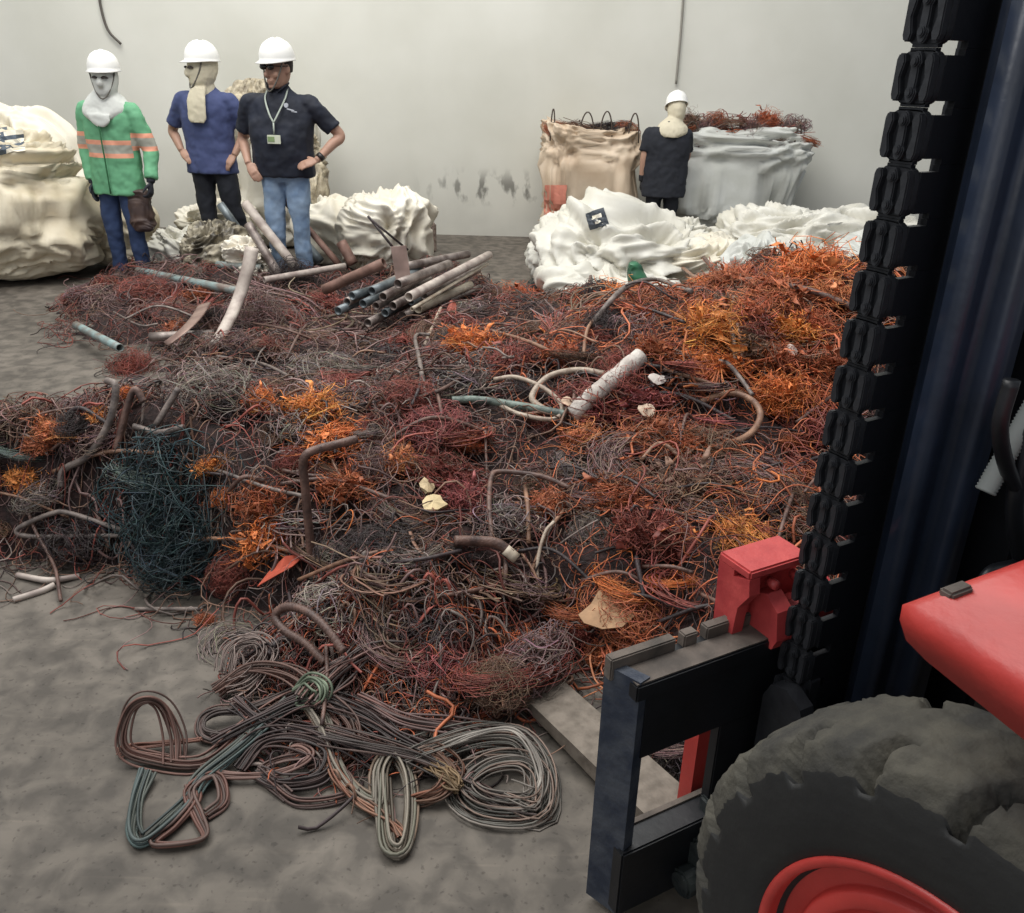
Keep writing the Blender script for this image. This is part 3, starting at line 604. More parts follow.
# left part of the heap
cable('grey wire hoop lying at the left front edge of the heap', [(130, 545, .04), (80, 546, .04), (30, 546, .04), (21, 541, .05), (55, 531, .07), (75, 531, .07), (128, 544, .05)], .009, M_GREYC, 50, 'wire_hoop', 'wire')
cable('thin branching wire hanging over the floor at the left', [(28, 515, .04), (40, 548, .06), (57, 578, .05), (62, 606, .02)], .006, M_BROWN)
cable('grey-white rod end lying on the floor at the far left, upper one', [(18, 578, .012), (50, 585, .02), (80, 579, .012)], .010, M_WHITEP, name='rod', cat='rod')
cable('grey-white rod end lying on the floor at the far left, lower one', [(14, 603, .012), (42, 594, .012), (55, 588, .012)], .011, M_WHITEP, name='rod', cat='rod')
cable('slim rod lying on the floor before the green-black ball', [(136, 611, .008), (203, 611, .008)], .007, M_GREYC, name='rod', cat='rod')
cable('thick grey-brown cable arching over the left of the heap', [(62, 492, .02), (66, 480, .04), (92, 470, .06), (114, 447, .10), (122, 424, .14), (112, 412, .12)], .013, M_GREYC)
cable('second grey-brown cable arch just right of the first', [(118, 460, .04), (130, 438, .10), (140, 424, .13), (148, 428, .10)], .013, M_BROWN)
cable('low bowed cable between the cable arches and the orange streak', [(136, 439, .05), (160, 448, .06), (186, 443, .06)], .011, M_GREYC)
cable('short grey cable slanting through the grey-brown nest', [(158, 438, .05), (182, 412, .09)], .012, M_GREYC)
for i in range(6):
    y = 400 + i*8; p = [onz(-14 + 5*i, y, .03), onz(10, y + (i % 3)*3, .05 + .01*i), onz(30 + 3*i, y + 6 - (i % 2)*10, .02)]
    cable(f'blackish green wire on the floor at the left frame edge, {["topmost", "second from top", "third from top", "fourth from top", "fifth from top", "lowest"][i]} of six', p, .005, M_DARKC if i % 2 else M_GREENC, 16, 'wire', 'wire', 5, group='green wires at the left frame edge')
# thick cable ends lying over the heap
crng = random.Random(8)
for i in range(80):
    while True:
        x = crng.uniform(20, 840); y = crng.uniform(300, 650); 
        if y > 600 and x < 260: continue
        if x < 120 and y < 400: continue
        if y > 700 - .1*x and x > 560: continue
        break
    a = crng.uniform(-.6, .6) + (PI/2 if crng.random() < .3 else 0); L = crng.uniform(18, 60); c = crng.uniform(-12, 12)
    pts = [(x - L*math.cos(a), y - L*.6*math.sin(a), crng.uniform(.0, .03)), (x + c*.4, y + c, crng.uniform(.03, .06)), (x + L*math.cos(a), y + L*.6*math.sin(a), crng.uniform(.0, .05))]
    m, hue = crng.choice([(M_BROWN, 'brown'), (M_BROWN, 'brown'), (M_GREYC, 'grey') if x < 420 else (M_DARKC, 'dark'), (M_DARKC, 'dark'), (M_BRONZE, 'bronze')])
    p = hit(x, y)
    if p[1] > 6.3: continue
    cable(neighbour_label(p[0], p[1], p[2], 'long ' if L > 30 else 'short ', hue, 'bent cable end'), pts, crng.uniform(.004, .0085), m, 18, 'cable_end', 'cable', 6, group='cable ends over the heap')
# ------------------------------------------------------------------ pipe stack
def pipe(lab, a, za, b, zb, r, m, group='pipes stacked at the rear', hollow=.8):
    A = onz(*a, za); B = onz(*b, zb); V, Fq = tube_arrays(np.linspace(A, B, 6), r, 16, hollow=hollow); return put('pipe', V, Fq, m, lab, 'pipe', group)
PP = [((338, 311), .22, (402, 280), .25, .028, M_STEELB, 'blue-grey pipe with the leftmost open end of the stack'),
      ((363, 304), .26, (420, 276), .28, .028, M_STEELB, 'blue-grey pipe, second open end from the left'),
      ((383, 297), .33, (430, 272), .34, .029, M_STEEL, 'steel pipe with a big open end in the upper middle of the stack'),
      ((398, 284), .42, (449, 264), .42, .030, M_STEEL, 'steel pipe whose open end sits highest, beside the upright sheet'),
      ((368, 323), .17, (430, 292), .18, .028, M_STEEL, 'grey pipe at the lower left of the stack'),
      ((385, 313), .22, (440, 284), .23, .027, M_STEELB, 'small dark pipe end in the middle of the stack'),
      ((393, 306), .27, (450, 278), .28, .029, M_STEEL, 'pale steel pipe end right of the middle of the stack'),
      ((403, 316), .19, (455, 290), .2, .028, M_STEEL, 'steel pipe at the bottom middle of the stack'),
      ((411, 302), .26, (462, 274), .27, .024, M_STEELB, 'dark narrow pipe end above the rightmost pipe'),
      ((418, 309), .22, (470, 285), .22, .030, M_CREAM, 'cream coloured pipe with the rightmost wide open end'),
      ((441, 304), .18, (480, 287), .18, .018, M_STEEL, 'thin short pipe at the right end of the stack'),
      ((352, 296), .30, (392, 284), .30, .028, M_STEELB, 'blue-grey pipe at the back left of the stack')]
PP += [((347, 302), .26, (400, 277), .28, .028, M_STEEL, 'grey pipe just above the two leftmost blue-grey pipe ends'), ((372, 291), .36, (420, 270), .37, .028, M_STEELB, 'blue-grey pipe near the top left of the stack'),
       ((376, 306), .26, (430, 280), .27, .026, M_STEEL, 'steel pipe end wedged between the second pipe end and the middle ones'), ((424, 296), .28, (478, 270), .28, .026, M_STEEL, 'grey pipe between the long whitish pipe and the brown-grey pipe at the back')]
for a, za, b, zb, r, m, lab in PP: pipe(lab, a, za, b, zb, r, m)
pipe('long whitish pipe lying on top of the stack, pointing up right', (409, 297), .36, (489, 255), .38, .030, M_WHITEP)
pipe('thin cream rod lying on top just below the long whitish pipe', (412, 309), .30, (487, 264), .32, .012, M_CREAM)
pipe('brown-grey pipe lying along the back of the stack', (398, 268), .42, (468, 254), .42, .028, M_STEEL)
pipe('rusty pipe lying across the left end of the stack', (324, 290), .30, (384, 263), .50, .034, M_RUSTP)
bm = bmesh.new(); A = onz(395, 279, .42); s_ = .095; add_box(bm, (A[0]+.04, A[1], A[2]+.10), (s_, .006, .21), Matrix.Rotation(-.12, 4, 'Y'))
tag(bm_obj('metal_sheet', bm, mat('pinkish_sheet', 'b39a90', .6, .1, col2='8f7a72')), 'small pinkish metal sheet standing up on the pipe stack', 'sheet')
def lean(lab, base, zb, top, dy, r, m, r2=None, hollow=.8):
    A = onz(*base, zb); B = ony(top[0], top[1], A[1] + dy); V, Fq = tube_arrays(np.linspace(A, B, 6), np.linspace(r, r2 or r, 6), 14, hollow=hollow)
    return put('pipe', V, Fq, m, lab, 'pipe', 'pipes leaning by the two men')
lean('grey-white pipe leaning left, front one of the leaning pair', (280, 277), .15, (248, 224), .15, .034, M_STEEL)
lean('grey-white pipe leaning left, rear one of the leaning pair', (296, 268), .18, (245, 203), .2, .036, M_WHITEP)
lean('blue-grey flattened pipe leaning in front of the man in the navy t-shirt', (262, 262), .15, (220, 204), .1, .032, M_STEELB)
lean('long rusty brown pipe leaning in front of the light blue jeans', (342, 268), .15, (272, 186), .2, .028, M_RUSTP, .020)
lean('green-grey pipe leaning right of the light blue jeans', (338, 245), .15, (308, 204), .15, .030, M_GREENC)
lean('short thick rusty pipe stub standing right of the leaning pipes', (353, 264), .2, (341, 242), .05, .042, M_RUSTP)
lean('flat blue-grey plate leaning between the pipes and the rusty pipe', (320, 262), .12, (298, 236), .05, .045, M_STEELB)
pipe('whitish pipe lying flat at the foot of the leaning pipes', (264, 280), .2, (345, 266), .22, .024, M_WHITEP, 'pipes lying at the rear')
pipe('teal coated pipe lying at the feet of the man in the navy t-shirt', (217, 265), .2, (262, 268), .2, .030, M_TEALP, 'pipes lying at the rear')
pipe('long teal coated pipe reaching from the blue jeans to the white bent bar', (138, 271), .16, (238, 291), .2, .030, M_TEALP, 'pipes lying at the rear')
pipe('grey pipe lying behind the flat bar', (150, 337), .12, (215, 334), .14, .028, M_STEEL, 'pipes lying at the rear')
pipe('teal pipe with reddish end at the left edge of the heap', (76, 325), .10, (120, 348), .14, .024, M_TEALP, 'pipes lying at the rear')
wb = [onz(214, 345, .14), onz(225, 328, .2), onz(238, 300, .3), onz(248, 268, .48), ony(252, 248, onz(248, 268, .48)[1] + .05)]
V, Fq = tube_arrays(spline(wb, 20), np.linspace(.034, .045, 20), 12, flat=.7); put('bent_bar', V, Fq, M_WHITEP, 'whitish bent bar standing slanted left of the purple wire ball', 'bar')
fb = spline([onz(166, 344, .16), onz(184, 330, .22), onz(197, 316, .24), onz(204, 304, .2)], 14); V, Fq = tube_arrays(fb, .045, 8, flat=.12); put('flat_bar', V, Fq, mat('dull_copper_bar', '9a8276', .5, .3, col2='7a625a'), 'wide flat grey-copper bar lying slanted left of the white bent bar', 'bar')
for a, b, c, l in (((368, 216), (395, 250), (372, 245), 'upper thin rod of the V leaning on the white bag'), ((408, 250), (368, 217), (380, 226), 'lower thin rod of the V leaning on the white bag')):
    Yb = 6.9; V, Fq = tube_arrays(np.array([ony(*a, Yb+.1), ony(*b, Yb)]), .010, 6); put('rod', V, Fq, M_DARKC, l, 'rod')
# ------------------------------------------------------------------ scraps
def scrap(name, lab, cat, px, py, rx, ry, col, seed, lift=.03, tilt=.35, th=.004, pts=None):
    r_ = random.Random(seed); p = up(px, py, lift); k = 1/ppm(p); bm = bmesh.new(); n = 11
    out = pts or [((.75 + .35*r_.random())*math.cos(2*PI*i/n), (.75 + .35*r_.random())*math.sin(2*PI*i/n)) for i in range(n)]
    vs = [bm.verts.new((a*rx*k, b*ry*k*1.3, .25*ry*k*math.sin(3*a + seed) )) for a, b in out]; c = bm.verts.new((0, 0, .006))
    for i in range(len(vs)): bm.faces.new((vs[i], vs[(i+1) % len(vs)], c))
    o = bm_obj(name, bm, mat(name + str(seed), col, .7, 0, .25, 30), None, False); s = o.modifiers.new('t', 'SOLIDIFY'); s.thickness = th
    o.location = tuple(p); o.rotation_euler = (tilt, 0, r_.uniform(-.5, .5) if pts is None else 0); return tag(o, lab, cat)
scrap('cardboard_piece', 'torn tan cardboard lying behind the black carriage', 'cardboard', 612, 625, 36, 18, 'b08a66', 1, .06, .3)
scrap('foam_scrap', 'lower pale yellow foam scrap beside the crimson tuft', 'scrap', 434, 516, 13, 8, 'e6cfa0', 2, .05, .5, .02)
scrap('foam_scrap', 'upper pale yellow foam scrap beside the crimson tuft', 'scrap', 428, 500, 8, 7, 'dcc59c', 3, .06, .6, .02)
scrap('paper_scrap', 'white paper scrap between the sleeve and the crimson bundle', 'scrap', 656, 393, 11, 6, 'cfc4bc', 4, .06, .5)
scrap('paper_scrap', 'cream paper scrap under the pink shreds right of the sleeve', 'scrap', 645, 425, 9, 7, 'd8c0a8', 5, .06, .5)
scrap('paper_scrap', 'tiny white scrap beside the orange flap near the chain', 'scrap', 790, 364, 5, 6, 'e0d6cc', 6, .06, .6)
scrap('copper_flake', 'smooth red-orange pointed copper flake below the rust shreds', 'scrap', 283, 582, 22, 14, 'c8583e', 7, .05, .6, .004, [(-1, -1), (-.6, -.1), (.1, .7), (1, 1), (.5, .1), (-.2, -.4)])
scrap('paper_scrap', 'small cream scrap above the left end of the pale hose loop', 'scrap', 566, 418, 7, 5, 'cdb096', 8, .07, .5)
scrap('copper_plate', 'dull copper sheet piece standing in the middle right of the heap', 'scrap', 452, 315, 5, 8, '9c5040', 9, .05, .5)
# ------------------------------------------------------------------ the long cables on the floor in front
def strands(lab, pts, n, spread, r, col, seed, closed_jit=.0, N=60, k=6, name='cable_bundle', flat=.6, hues=None):
    rng = np.random.default_rng(seed); Q = spline(np.array(pts), N); T, Nn, B = frames(Q); t = np.linspace(0, 1, N)[:, None]; P = []
    n = int(n*1.9); spread *= 1.25; r *= .66
    for i in range(n):
        a = rng.uniform(0, 2*PI); rad = spread*math.sqrt(rng.random()); w = rng.uniform(-2.5, 2.5)
        rr = rad*(1 + .55*np.sin(t*rng.uniform(3, 9) + rng.uniform(0, 6))); an = a + w*t
        p = Q + Nn*rr*np.cos(an) + B*rr*flat*np.sin(an); p[:, 0] += .004*np.sin(9*t[:, 0]*rng.uniform(.5, 2)+a); p[:, 2] = np.maximum(p[:, 2], r*1.05); P.append(p)
    V, Fq, per = many_tubes(np.array(P), np.full(n, r)*rng.uniform(.85, 1.15, n), k, rng)
    hs = hues or [(1, 1, 1)]; tone = np.array([np.array(hs[rng.integers(len(hs))])*rng.uniform(.7, 1.2) for _ in range(n)])
    o = link(name, np_mesh(name, V, Fq, True, (WIRE,), tone=np.repeat(tone, per, axis=0))); o.color = (*lin(col), 1); return tag(o, lab, 'cable')
g = lambda x, y, z=.015: onz(x, y, z)
H_ = [(1, 1, 1), (1.05, .85, .78), (.6, .65, .65)]
strands('brown cable loops standing up at the far left of the floor cables', [g(176, 762, .02), g(174, 735, .06), g(163, 708, .12), g(146, 700, .15), g(130, 712, .12), g(124, 745, .05), g(146, 758, .02), g(202, 762, .02), g(248, 728, .03), g(298, 697, .04), g(350, 690, .05)], 8, .016, .0045, '6e5148', 1, hues=H_)
strands('blue-green cable folded into a V at the lower left of the floor cables', [g(145, 770, .03), g(135, 800), g(131, 830), g(140, 843), g(165, 825), g(190, 800), g(203, 776, .03), g(240, 745, .04), g(290, 700, .06)], 7, .017, .0062, '56605c', 2, hues=[(1, 1, 1), (.85, .97, 1.0), (.6, .62, .65), (.9, .8, .75)])
strands('reddish brown cables folded beside the blue-green V', [g(190, 785, .02), g(196, 800, .02), g(175, 826), g(155, 843), g(190, 842), g(206, 835), g(200, 815), g(192, 790, .03), g(215, 776, .03), g(222, 800, .015), g(205, 815)], 4, .010, .0060, '6c524a', 3, hues=H_)
strands('thick grey-brown hairpin of cables lying nearest the camera', [g(300, 690, .08), g(322, 728, .05), g(332, 765, .03), g(352, 795), g(378, 805), g(381, 770, .04), g(395, 753, .05), g(408, 775, .03), g(410, 815), g(403, 850), g(388, 848), g(384, 812), g(383, 780, .02)], 9, .018, .0058, '7c7468', 4, hues=[(1, 1, 1), (1.05, .85, .75), (.8, .88, .84), (.6, .55, .5)])
strands('orange-brown frayed cables lying left of the hairpin', [g(328, 740, .04), g(335, 775, .03), g(355, 800, .02), g(385, 822, .015), g(398, 838, .012)], 6, .013, .0045, '8a6450', 5, hues=H_)
strands('wide ring of thin grey cables on the floor beside the fork', [g(404, 760, .03), g(435, 748, .04), g(480, 735, .05), g(518, 738, .04), g(540, 765, .02), g(543, 795), g(525, 812), g(480, 808), g(462, 788), g(485, 765, .03), g(520, 760, .03), g(541, 778, .02), g(538, 812), g(505, 800)], 15, .034, .0038, '7a726a', 6, hues=H_)
strands('dark thin cables sweeping from the knot to the right ring', [g(324, 735, .06), g(370, 745, .07), g(420, 758, .05), g(466, 783, .03), g(500, 802), g(537, 808)], 9, .020, .0038, '5c504c', 7, hues=H_)
strands('pale grey cable ring standing up at the right end of the floor cables', [g(430, 752, .03), g(470, 735, .08), g(510, 728, .10), g(533, 745, .08), g(541, 775, .04), g(535, 800, .02)], 3, .008, .0042, '9a938a', 12)
strands('yellow-brown tied knot in the right floor cables', [g(432, 765, .04), g(445, 776, .05), g(460, 788, .04)], 14, .016, .004, '80694c', 8)
strands('dark cable loop on the left half of the floor cables', [g(300, 690, .05), g(250, 708, .04), g(215, 712, .04), g(202, 722, .03), g(206, 735, .02), g(240, 738, .02), g(300, 715, .04), g(345, 690, .06)], 5, .012, .0055, '54443f', 9, hues=H_)
strands('dark cable with a hooked copper end in the middle of the floor cables', [g(200, 770, .02), g(232, 776, .02), g(270, 775, .02), g(300, 765, .03), g(310, 756, .04), g(300, 748, .04), g(286, 752, .03)], 3, .006, .0058, '6a5048', 10)
strands('brown cable loops lying behind the hairpin', [g(270, 780, .02), g(300, 800, .015), g(350, 790, .02), g(330, 760, .03), g(290, 757, .03), g(262, 770, .02), g(290, 795)], 5, .012, .0045, '5e4a44', 11, hues=H_)
strands('light green tied knot in the middle of the floor cables', [g(298, 690, .08), g(310, 680, .12), g(322, 688, .12), g(318, 700, .09), g(300, 704, .07), g(308, 690, .11)], 8, .014, .005, '6f7a66', 13)
strands('grey-brown cables fanning from the knot into the heap', [g(310, 705, .09), g(340, 670, .10), g(370, 650, .12), g(410, 640, .13)], 14, .030, .0045, '6e5c58', 14, hues=H_)
strands('dark cables crossing under the green knot', [g(215, 745, .02), g(260, 720, .05), g(310, 700, .08), g(360, 715, .06), g(400, 740, .04), g(440, 760, .02)], 10, .022, .0042, '4a3d3b', 15, hues=H_)
for i_, (pts_, lab_) in enumerate((([g(235, 700, .06), g(262, 722, .05), g(300, 735, .04), g(345, 742, .05), g(380, 760, .03)], 'blackish wires lying across the middle of the floor cables'),
    ([g(215, 690, .03), g(250, 668, .07), g(290, 672, .09), g(320, 695, .08), g(350, 725, .05), g(345, 755, .02), g(310, 770, .015)], 'brown wires curling under the green knot'),
    ([g(360, 700, .05), g(400, 720, .05), g(450, 728, .04), g(500, 735, .02), g(530, 745, .015)], 'mauve wires behind the wide ring of grey cables'),
    ([g(240, 770, .015), g(262, 742, .04), g(300, 738, .05), g(330, 752, .04), g(322, 778, .02), g(280, 786, .015), g(255, 775, .015)], 'dark wire loops left of the hairpin'),
    ([g(415, 800, .012), g(440, 792, .03), g(452, 770, .04), g(430, 755, .04), g(412, 770, .02)], 'rust brown wire loop between the hairpin and the wide ring'))):
    strands(lab_, pts_, 9, .022, .0045, ('3f3433', '6a5148', '6e5854', '443836', '7a5644')[i_], 40 + i_, hues=H_)
cable('brown strap hanging vertically through the floor cables', [g(326, 645, .13), g(327, 680, .11), g(322, 725, .07)], .006, M_BROWN, 16, 'strap', 'strap', 6)
cable('thick grey-brown ribbed hose curving at the front of the heap', [g(344, 652, .16), g(326, 628, .20), g(306, 611, .22), g(286, 607, .21), g(275, 616, .18), g(284, 630, .16), g(305, 643, .14), g(325, 662, .11)], .010, M_BROWN, 96, 'ribbed_hose', 'hose', 10, ribs=.42)
cable('second ribbed cable below the ribbed hose', [g(268, 655, .08), g(280, 640, .09), g(300, 642, .1), g(318, 660, .08)], .010, M_DARKC, 60, 'ribbed_hose', 'hose', 8, ribs=.2)
strands('grey-brown looped wires on the floor left of the ribbed hose', [g(225, 672, .05), g(232, 648, .09), g(256, 640, .10), g(268, 655, .08), g(250, 680, .05), g(228, 690, .03)], 14, .03, .003, '85756e', 16)
strands('small coppery frayed tip of the far left floor cables', [g(118, 752, .01), g(130, 748, .015), g(160, 745, .02), g(200, 740, .03)], 6, .010, .004, '825a4c', 17)
# ------------------------------------------------------------------ woven sacks and sheeting
def weave_mat(name, col, col2, rough=.55):
    m = mat(name, col, rough, 0, col2=col2, scale=3.5, bump=.35, bscale=14, lo=.3, hi=.7); return m
M_BAG = weave_mat('white_woven_plastic', 'e6e1d3', 'd3cbb8'); M_BAGC = weave_mat('cream_woven_plastic', 'd9d0ba', 'bfb297'); M_BAGB = weave_mat('beige_woven_plastic', 'd3c1aa', 'bda68c')
M_BAGG = weave_mat('grey_white_woven_plastic', 'cfd0cb', 'b9bab2'); M_SHEET = weave_mat('white_sheeting', 'd9d7ce', 'c6c2b4'); M_BALE = mat('crumpled_tan_wrap', 'c4b9a0', .6, col2='7d7260', scale=14, bump=.6, bscale=40)
M_PRINT = mat('dark_print', '3a4048', .6); M_STRAP = mat('dark_strap', '4c4038', .8)
def sack(name, lab, c, sx, sy, h, seed, m, amp=.05, e=.55, e2=.6, freq=2.2, rz=0.0, stretch=(1, 1, 1), NU=150, NV=90, rim=None, lean=(0, 0), cat='bag', group=None, ridge=True, top=None, taper=0.0):
    u = np.linspace(0, 2*PI, NU, endpoint=False); v = np.linspace(-PI/2, PI/2, NV); U, Vv = np.meshgrid(u, v)
    pw = lambda a, k: np.sign(a)*np.abs(a)**k
    rr = pw(np.cos(Vv), e); z = .5 + .5*pw(np.sin(Vv), e); wd = 1 - taper*z
    X = sx*rr*pw(np.cos(U), e2)*wd; Y = sy*rr*pw(np.sin(U), e2)*wd; Z = h*z
    if rim:   # sunken open top
        depth, r0 = rim; k = np.clip((r0 - rr)/r0, 0, 1)*(Vv > 0); Z = Z - depth*np.minimum(1, k*2.2)
    P = np.stack([X, Y, Z], -1).reshape(-1, 3); 
    dirv = np.stack([X/(sx*sx), Y/(sy*sy), (Z-h/2)/(h*h/2.5)], -1).reshape(-1, 3); dirv /= np.linalg.norm(dirv, axis=1)[:, None] + 1e-6
    n1 = Noise(seed, 2, 5, freq*.5, .5); n2 = Noise(seed+1, 3, 5, freq, .55); q = P*np.array(stretch)
    w = q + .35*np.c_[n1(q+3), n1(q+7), n1(q-5)]
    d = amp*(.9*n1(q) + (.85*n2(w, True) if ridge else n2(w)))
    fade = np.clip(P[:, 2]/(.12*h), .15, 1); P = P + dirv*(d*fade)[:, None]
    if top: P[:, 2] += top(P[:, 0]/sx, P[:, 1]/sy)*np.clip(P[:, 2]/h, 0, 1)
    P[:, 0] += lean[0]*P[:, 2]; P[:, 1] += lean[1]*P[:, 2]; P[:, 2] = np.maximum(P[:, 2], .003 + .0*P[:, 2])
    i = np.arange(NV-1)[:, None]*NU; j = np.arange(NU)[None]; j2 = (j+1) % NU; Fq = np.stack([i+j, i+j2, i+NU+j2, i+NU+j], -1).reshape(-1, 4)
    me = np_mesh(name, P, Fq, True, (m,)); o = link(name, me); o.location = (c[0], c[1], 0); o.rotation_euler = (0, 0, rz); return tag(o, lab, cat, group)
def child_patch(parent, name, px, py, w, h, m, dy=-.012, marks=None, rot=0.0):
    """printed square on a sack: conforms by ray cast"""
    bpy.context.view_layer.update(); inv = parent.matrix_world.inverted(); V = []; ok = True; N = 9
    for j in range(N):
        for i in range(N):
            a, b = (i/(N-1)-.5)*w, (j/(N-1)-.5)*h; x = px + a*math.cos(rot) - b*math.sin(rot); y = py + a*math.sin(rot) + b*math.cos(rot)
            d = ray(x, y); o_ = inv @ Vector(Cv); dd = (inv.to_3x3() @ Vector(d)).normalized(); r_ = parent.ray_cast(o_, dd)
            if r_[0]: V.append(r_[1] + r_[2]*.006 - dd*.004)
            else: V.append(None); ok = False
    fs = [(j*N+i, j*N+i+1, (j+1)*N+i+1, (j+1)*N+i) for j in range(N-1) for i in range(N-1) if all(V[q] is not None for q in (j*N+i, j*N+i+1, (j+1)*N+i+1, (j+1)*N+i))]
    me = bpy.data.meshes.new(name); me.from_pydata([tuple(v) if v else (0, 0, 0) for v in V], [], fs)
    for mm in (m if isinstance(m, (list, tuple)) else [m]): me.materials.append(mm)
    if marks: 
        for p in me.polygons: p.material_index = marks(p.index % (N-1), p.index // (N-1))
    o = link(name, me, parent); s = o.modifiers.new('t', 'SOLIDIFY'); s.thickness = .003; return o
gp = lambda x, y: onz(x, y)
# big cream sack at the left edge
bl = sack('bulk_sack', 'huge cream woven sack at the left frame edge, full and creased', (-4.28, 7.05), .93, .62, 1.12, 31, M_BAGC, .07, .55, .75, 2.6, stretch=(.8, .8, 2.2), top=lambda x, y: .10*np.cos(x*1.2) - .05*x, taper=.12)
child_patch(bl, 'dark_print', 8, 136, 30, 34, [mat('navy_print', '4a5561', .6), M_BAG], marks=lambda i, j: 1 if (j % 2 == 1 and 0 < i < 7) else 0, rot=-.15)
sack('bulk_sack', 'smaller white sack slumped on top at the back of the huge cream sack', (-4.15, 7.75), .55, .35, 1.20, 35, M_BAG, .08, .8, .9, 2.5, taper=.3)
sack('sack', 'cream sack slumped behind the legs of the man in the green jacket', (-3.42, 7.55), .34, .3, .52, 37, M_BAGC, .05, .7, .8, 3)
sack('sack', 'white sack on the floor between the green jacket and the navy t-shirt', (-2.75, 8.1), .42, .35, .50, 41, M_BAG, .06, .6, .8, 3)
sack('sack', 'low white bundle just right of the blue jeans of the green-jacketed man', (-2.85, 7.35), .20, .22, .36, 43, M_SHEET, .05, .8, .8, 4)
sack('plastic_bundle', 'grey-brown crumpled plastic bundle between the jeans and the black trousers', (-2.45, 7.05), .27, .25, .42, 44, mat('grey_plastic', 'a39a86', .4, col2='4a443a', scale=9, bump=.7, bscale=20, lo=.42, hi=.58), .05, .8, .9, 5)
sack('cloth_bundle', 'small white bundle with a red corner at the rear edge of the heap', (-2.05, 6.75), .17, .14, .34, 45, mat('white_red_cloth', 'ded6c6', .7, col2='b86a5c', scale=5, lo=.30, hi=.36), .05, .8, .9, 6)
# sacks right of the man in the black polo
sack('sack', 'white sack with a dark gathered mouth right of the man in the black polo', (-1.13, 7.55), .42, .40, .62, 47, M_BAG, .07, .6, .85, 2.8, rim=(.10, .35))
sack('gathered_mouth', 'dark gathered cloth tuft in the mouth of the white sack', (-1.22, 7.35), .10, .08, .60, 48, M_BALE, .04, .9, .9, 8, cat='cloth')
sack('sack', 'second white sack directly behind the man in the black polo', (-1.62, 7.9), .40, .35, .55, 49, M_BAG, .06, .6, .85, 2.8)
bm = bmesh.new(); q = gp(426, 251); add_box(bm, (q[0], q[1], .135), (.18, .16, .27), Matrix.Rotation(.3, 4, 'Z'))
tag(bm_obj('carton', bm, mat('speckled_brown_board', '8f8074', .9, col2='5a4a42', scale=40, bump=.5), None, False, .012), 'small speckled brown carton standing beside the white sack, before the wall', 'box')
# tall wrapped bale behind the two men
bale = sack('bulk_sack', 'tall pale sack stuffed with tan plastic wrap behind the two men', (-2.38, 8.62), .46, .36, 1.36, 51, weave_mat('pale_sack', 'd8d4c8', 'c4bfb0'), .05, .45, .6, 3, rim=(.15, .85))
sack('plastic_wrap', 'tan crumpled plastic wrap heaped on top of the tall pale sack', (-2.45, 8.60), .40, .28, 1.50, 52, M_BALE, .035, .85, .9, 5, cat='plastic')
sack('plastic_wrap', 'tan crumpled plastic wrap hanging out at the elbow of the black polo', (-1.90, 8.30), .10, .14, 1.08, 53, M_BALE, .035, .7, .9, 5, cat='plastic')
# two bulk bags at the wall
bb = sack('bulk_bag', 'beige bulk bag with a faded red print standing against the wall', (.68, 8.95), .46, .36, 1.20, 61, M_BAGB, .050, .35, .45, 3.4, stretch=(1, 1, 2.0), rim=(.12, .9), top=lambda x, y: .05*np.abs(x)**2)
child_patch(bb, 'red_print', 554, 200, 25, 30, mat('faded_red_print', 'cf8672', .7, col2='c07866'))
bg = sack('bulk_bag', 'grey-white bulk bag heaped with copper wire standing against the wall', (2.08, 8.95), .70, .38, 1.26, 65, M_BAGG, .065, .35, .5, 3.0, stretch=(.7, .7, 2.4), rim=(.10, .9))
def loop_strap(x, y, z, w, h, lab, par, rot=0):
    t = np.linspace(0, PI, 14); P = np.c_[x + w*np.cos(t)*math.cos(rot), y + w*np.cos(t)*math.sin(rot), z + h*np.sin(t)]; V, Fq = tube_arrays(P, .014, 6, flat=.5)
    V = V - np.array([par.location[0], par.location[1], 0]); o = link('lifting_loop', poly_mesh('lifting_loop', V, Fq, M_STRAP), par); return o
for x, w, h in ((.30, .02, .28), (.62, .07, .26), (.80, .06, .27), (1.06, .05, .26)): loop_strap(x, 8.68, 1.02, w, h, '', bb)
for x, w, h in ((1.50, .10, .22), (1.60, .08, .24), (2.60, .03, .24)): loop_strap(x, 8.68, .98, w, h, '', bg)
BR = random.Random(5); cols = ['rust', 'brown', 'mauve', 'copper', 'red']
for i in range(9):
    x = .34 + i*.085; clump(BR.choice(['tangle', 'sticks', 'net']), (x, 8.80 + .06*(i % 3), 1.12 + .03*(i % 2)), .13, 'dark' if 3 < i < 8 else cols[i % 2], 'dark wire scrap heaped inside the beige bulk bag', 'wire scrap filling the beige bulk bag', .6)
for i in range(16):
    x = 1.45 + i*.082; clump(BR.choice(['fluff', 'net', 'tangle', 'sticks']), (x, 8.78 + .07*(i % 3), 1.08 + .05*(i % 3) + .07*math.exp(-((x-2.15)/.25)**2)), .15, cols[(i*3) % 5] if i > 1 else 'rust', 'rusty wire scrap heaped on top of the grey-white bulk bag', 'wire scrap filling the grey-white bulk bag', .75)
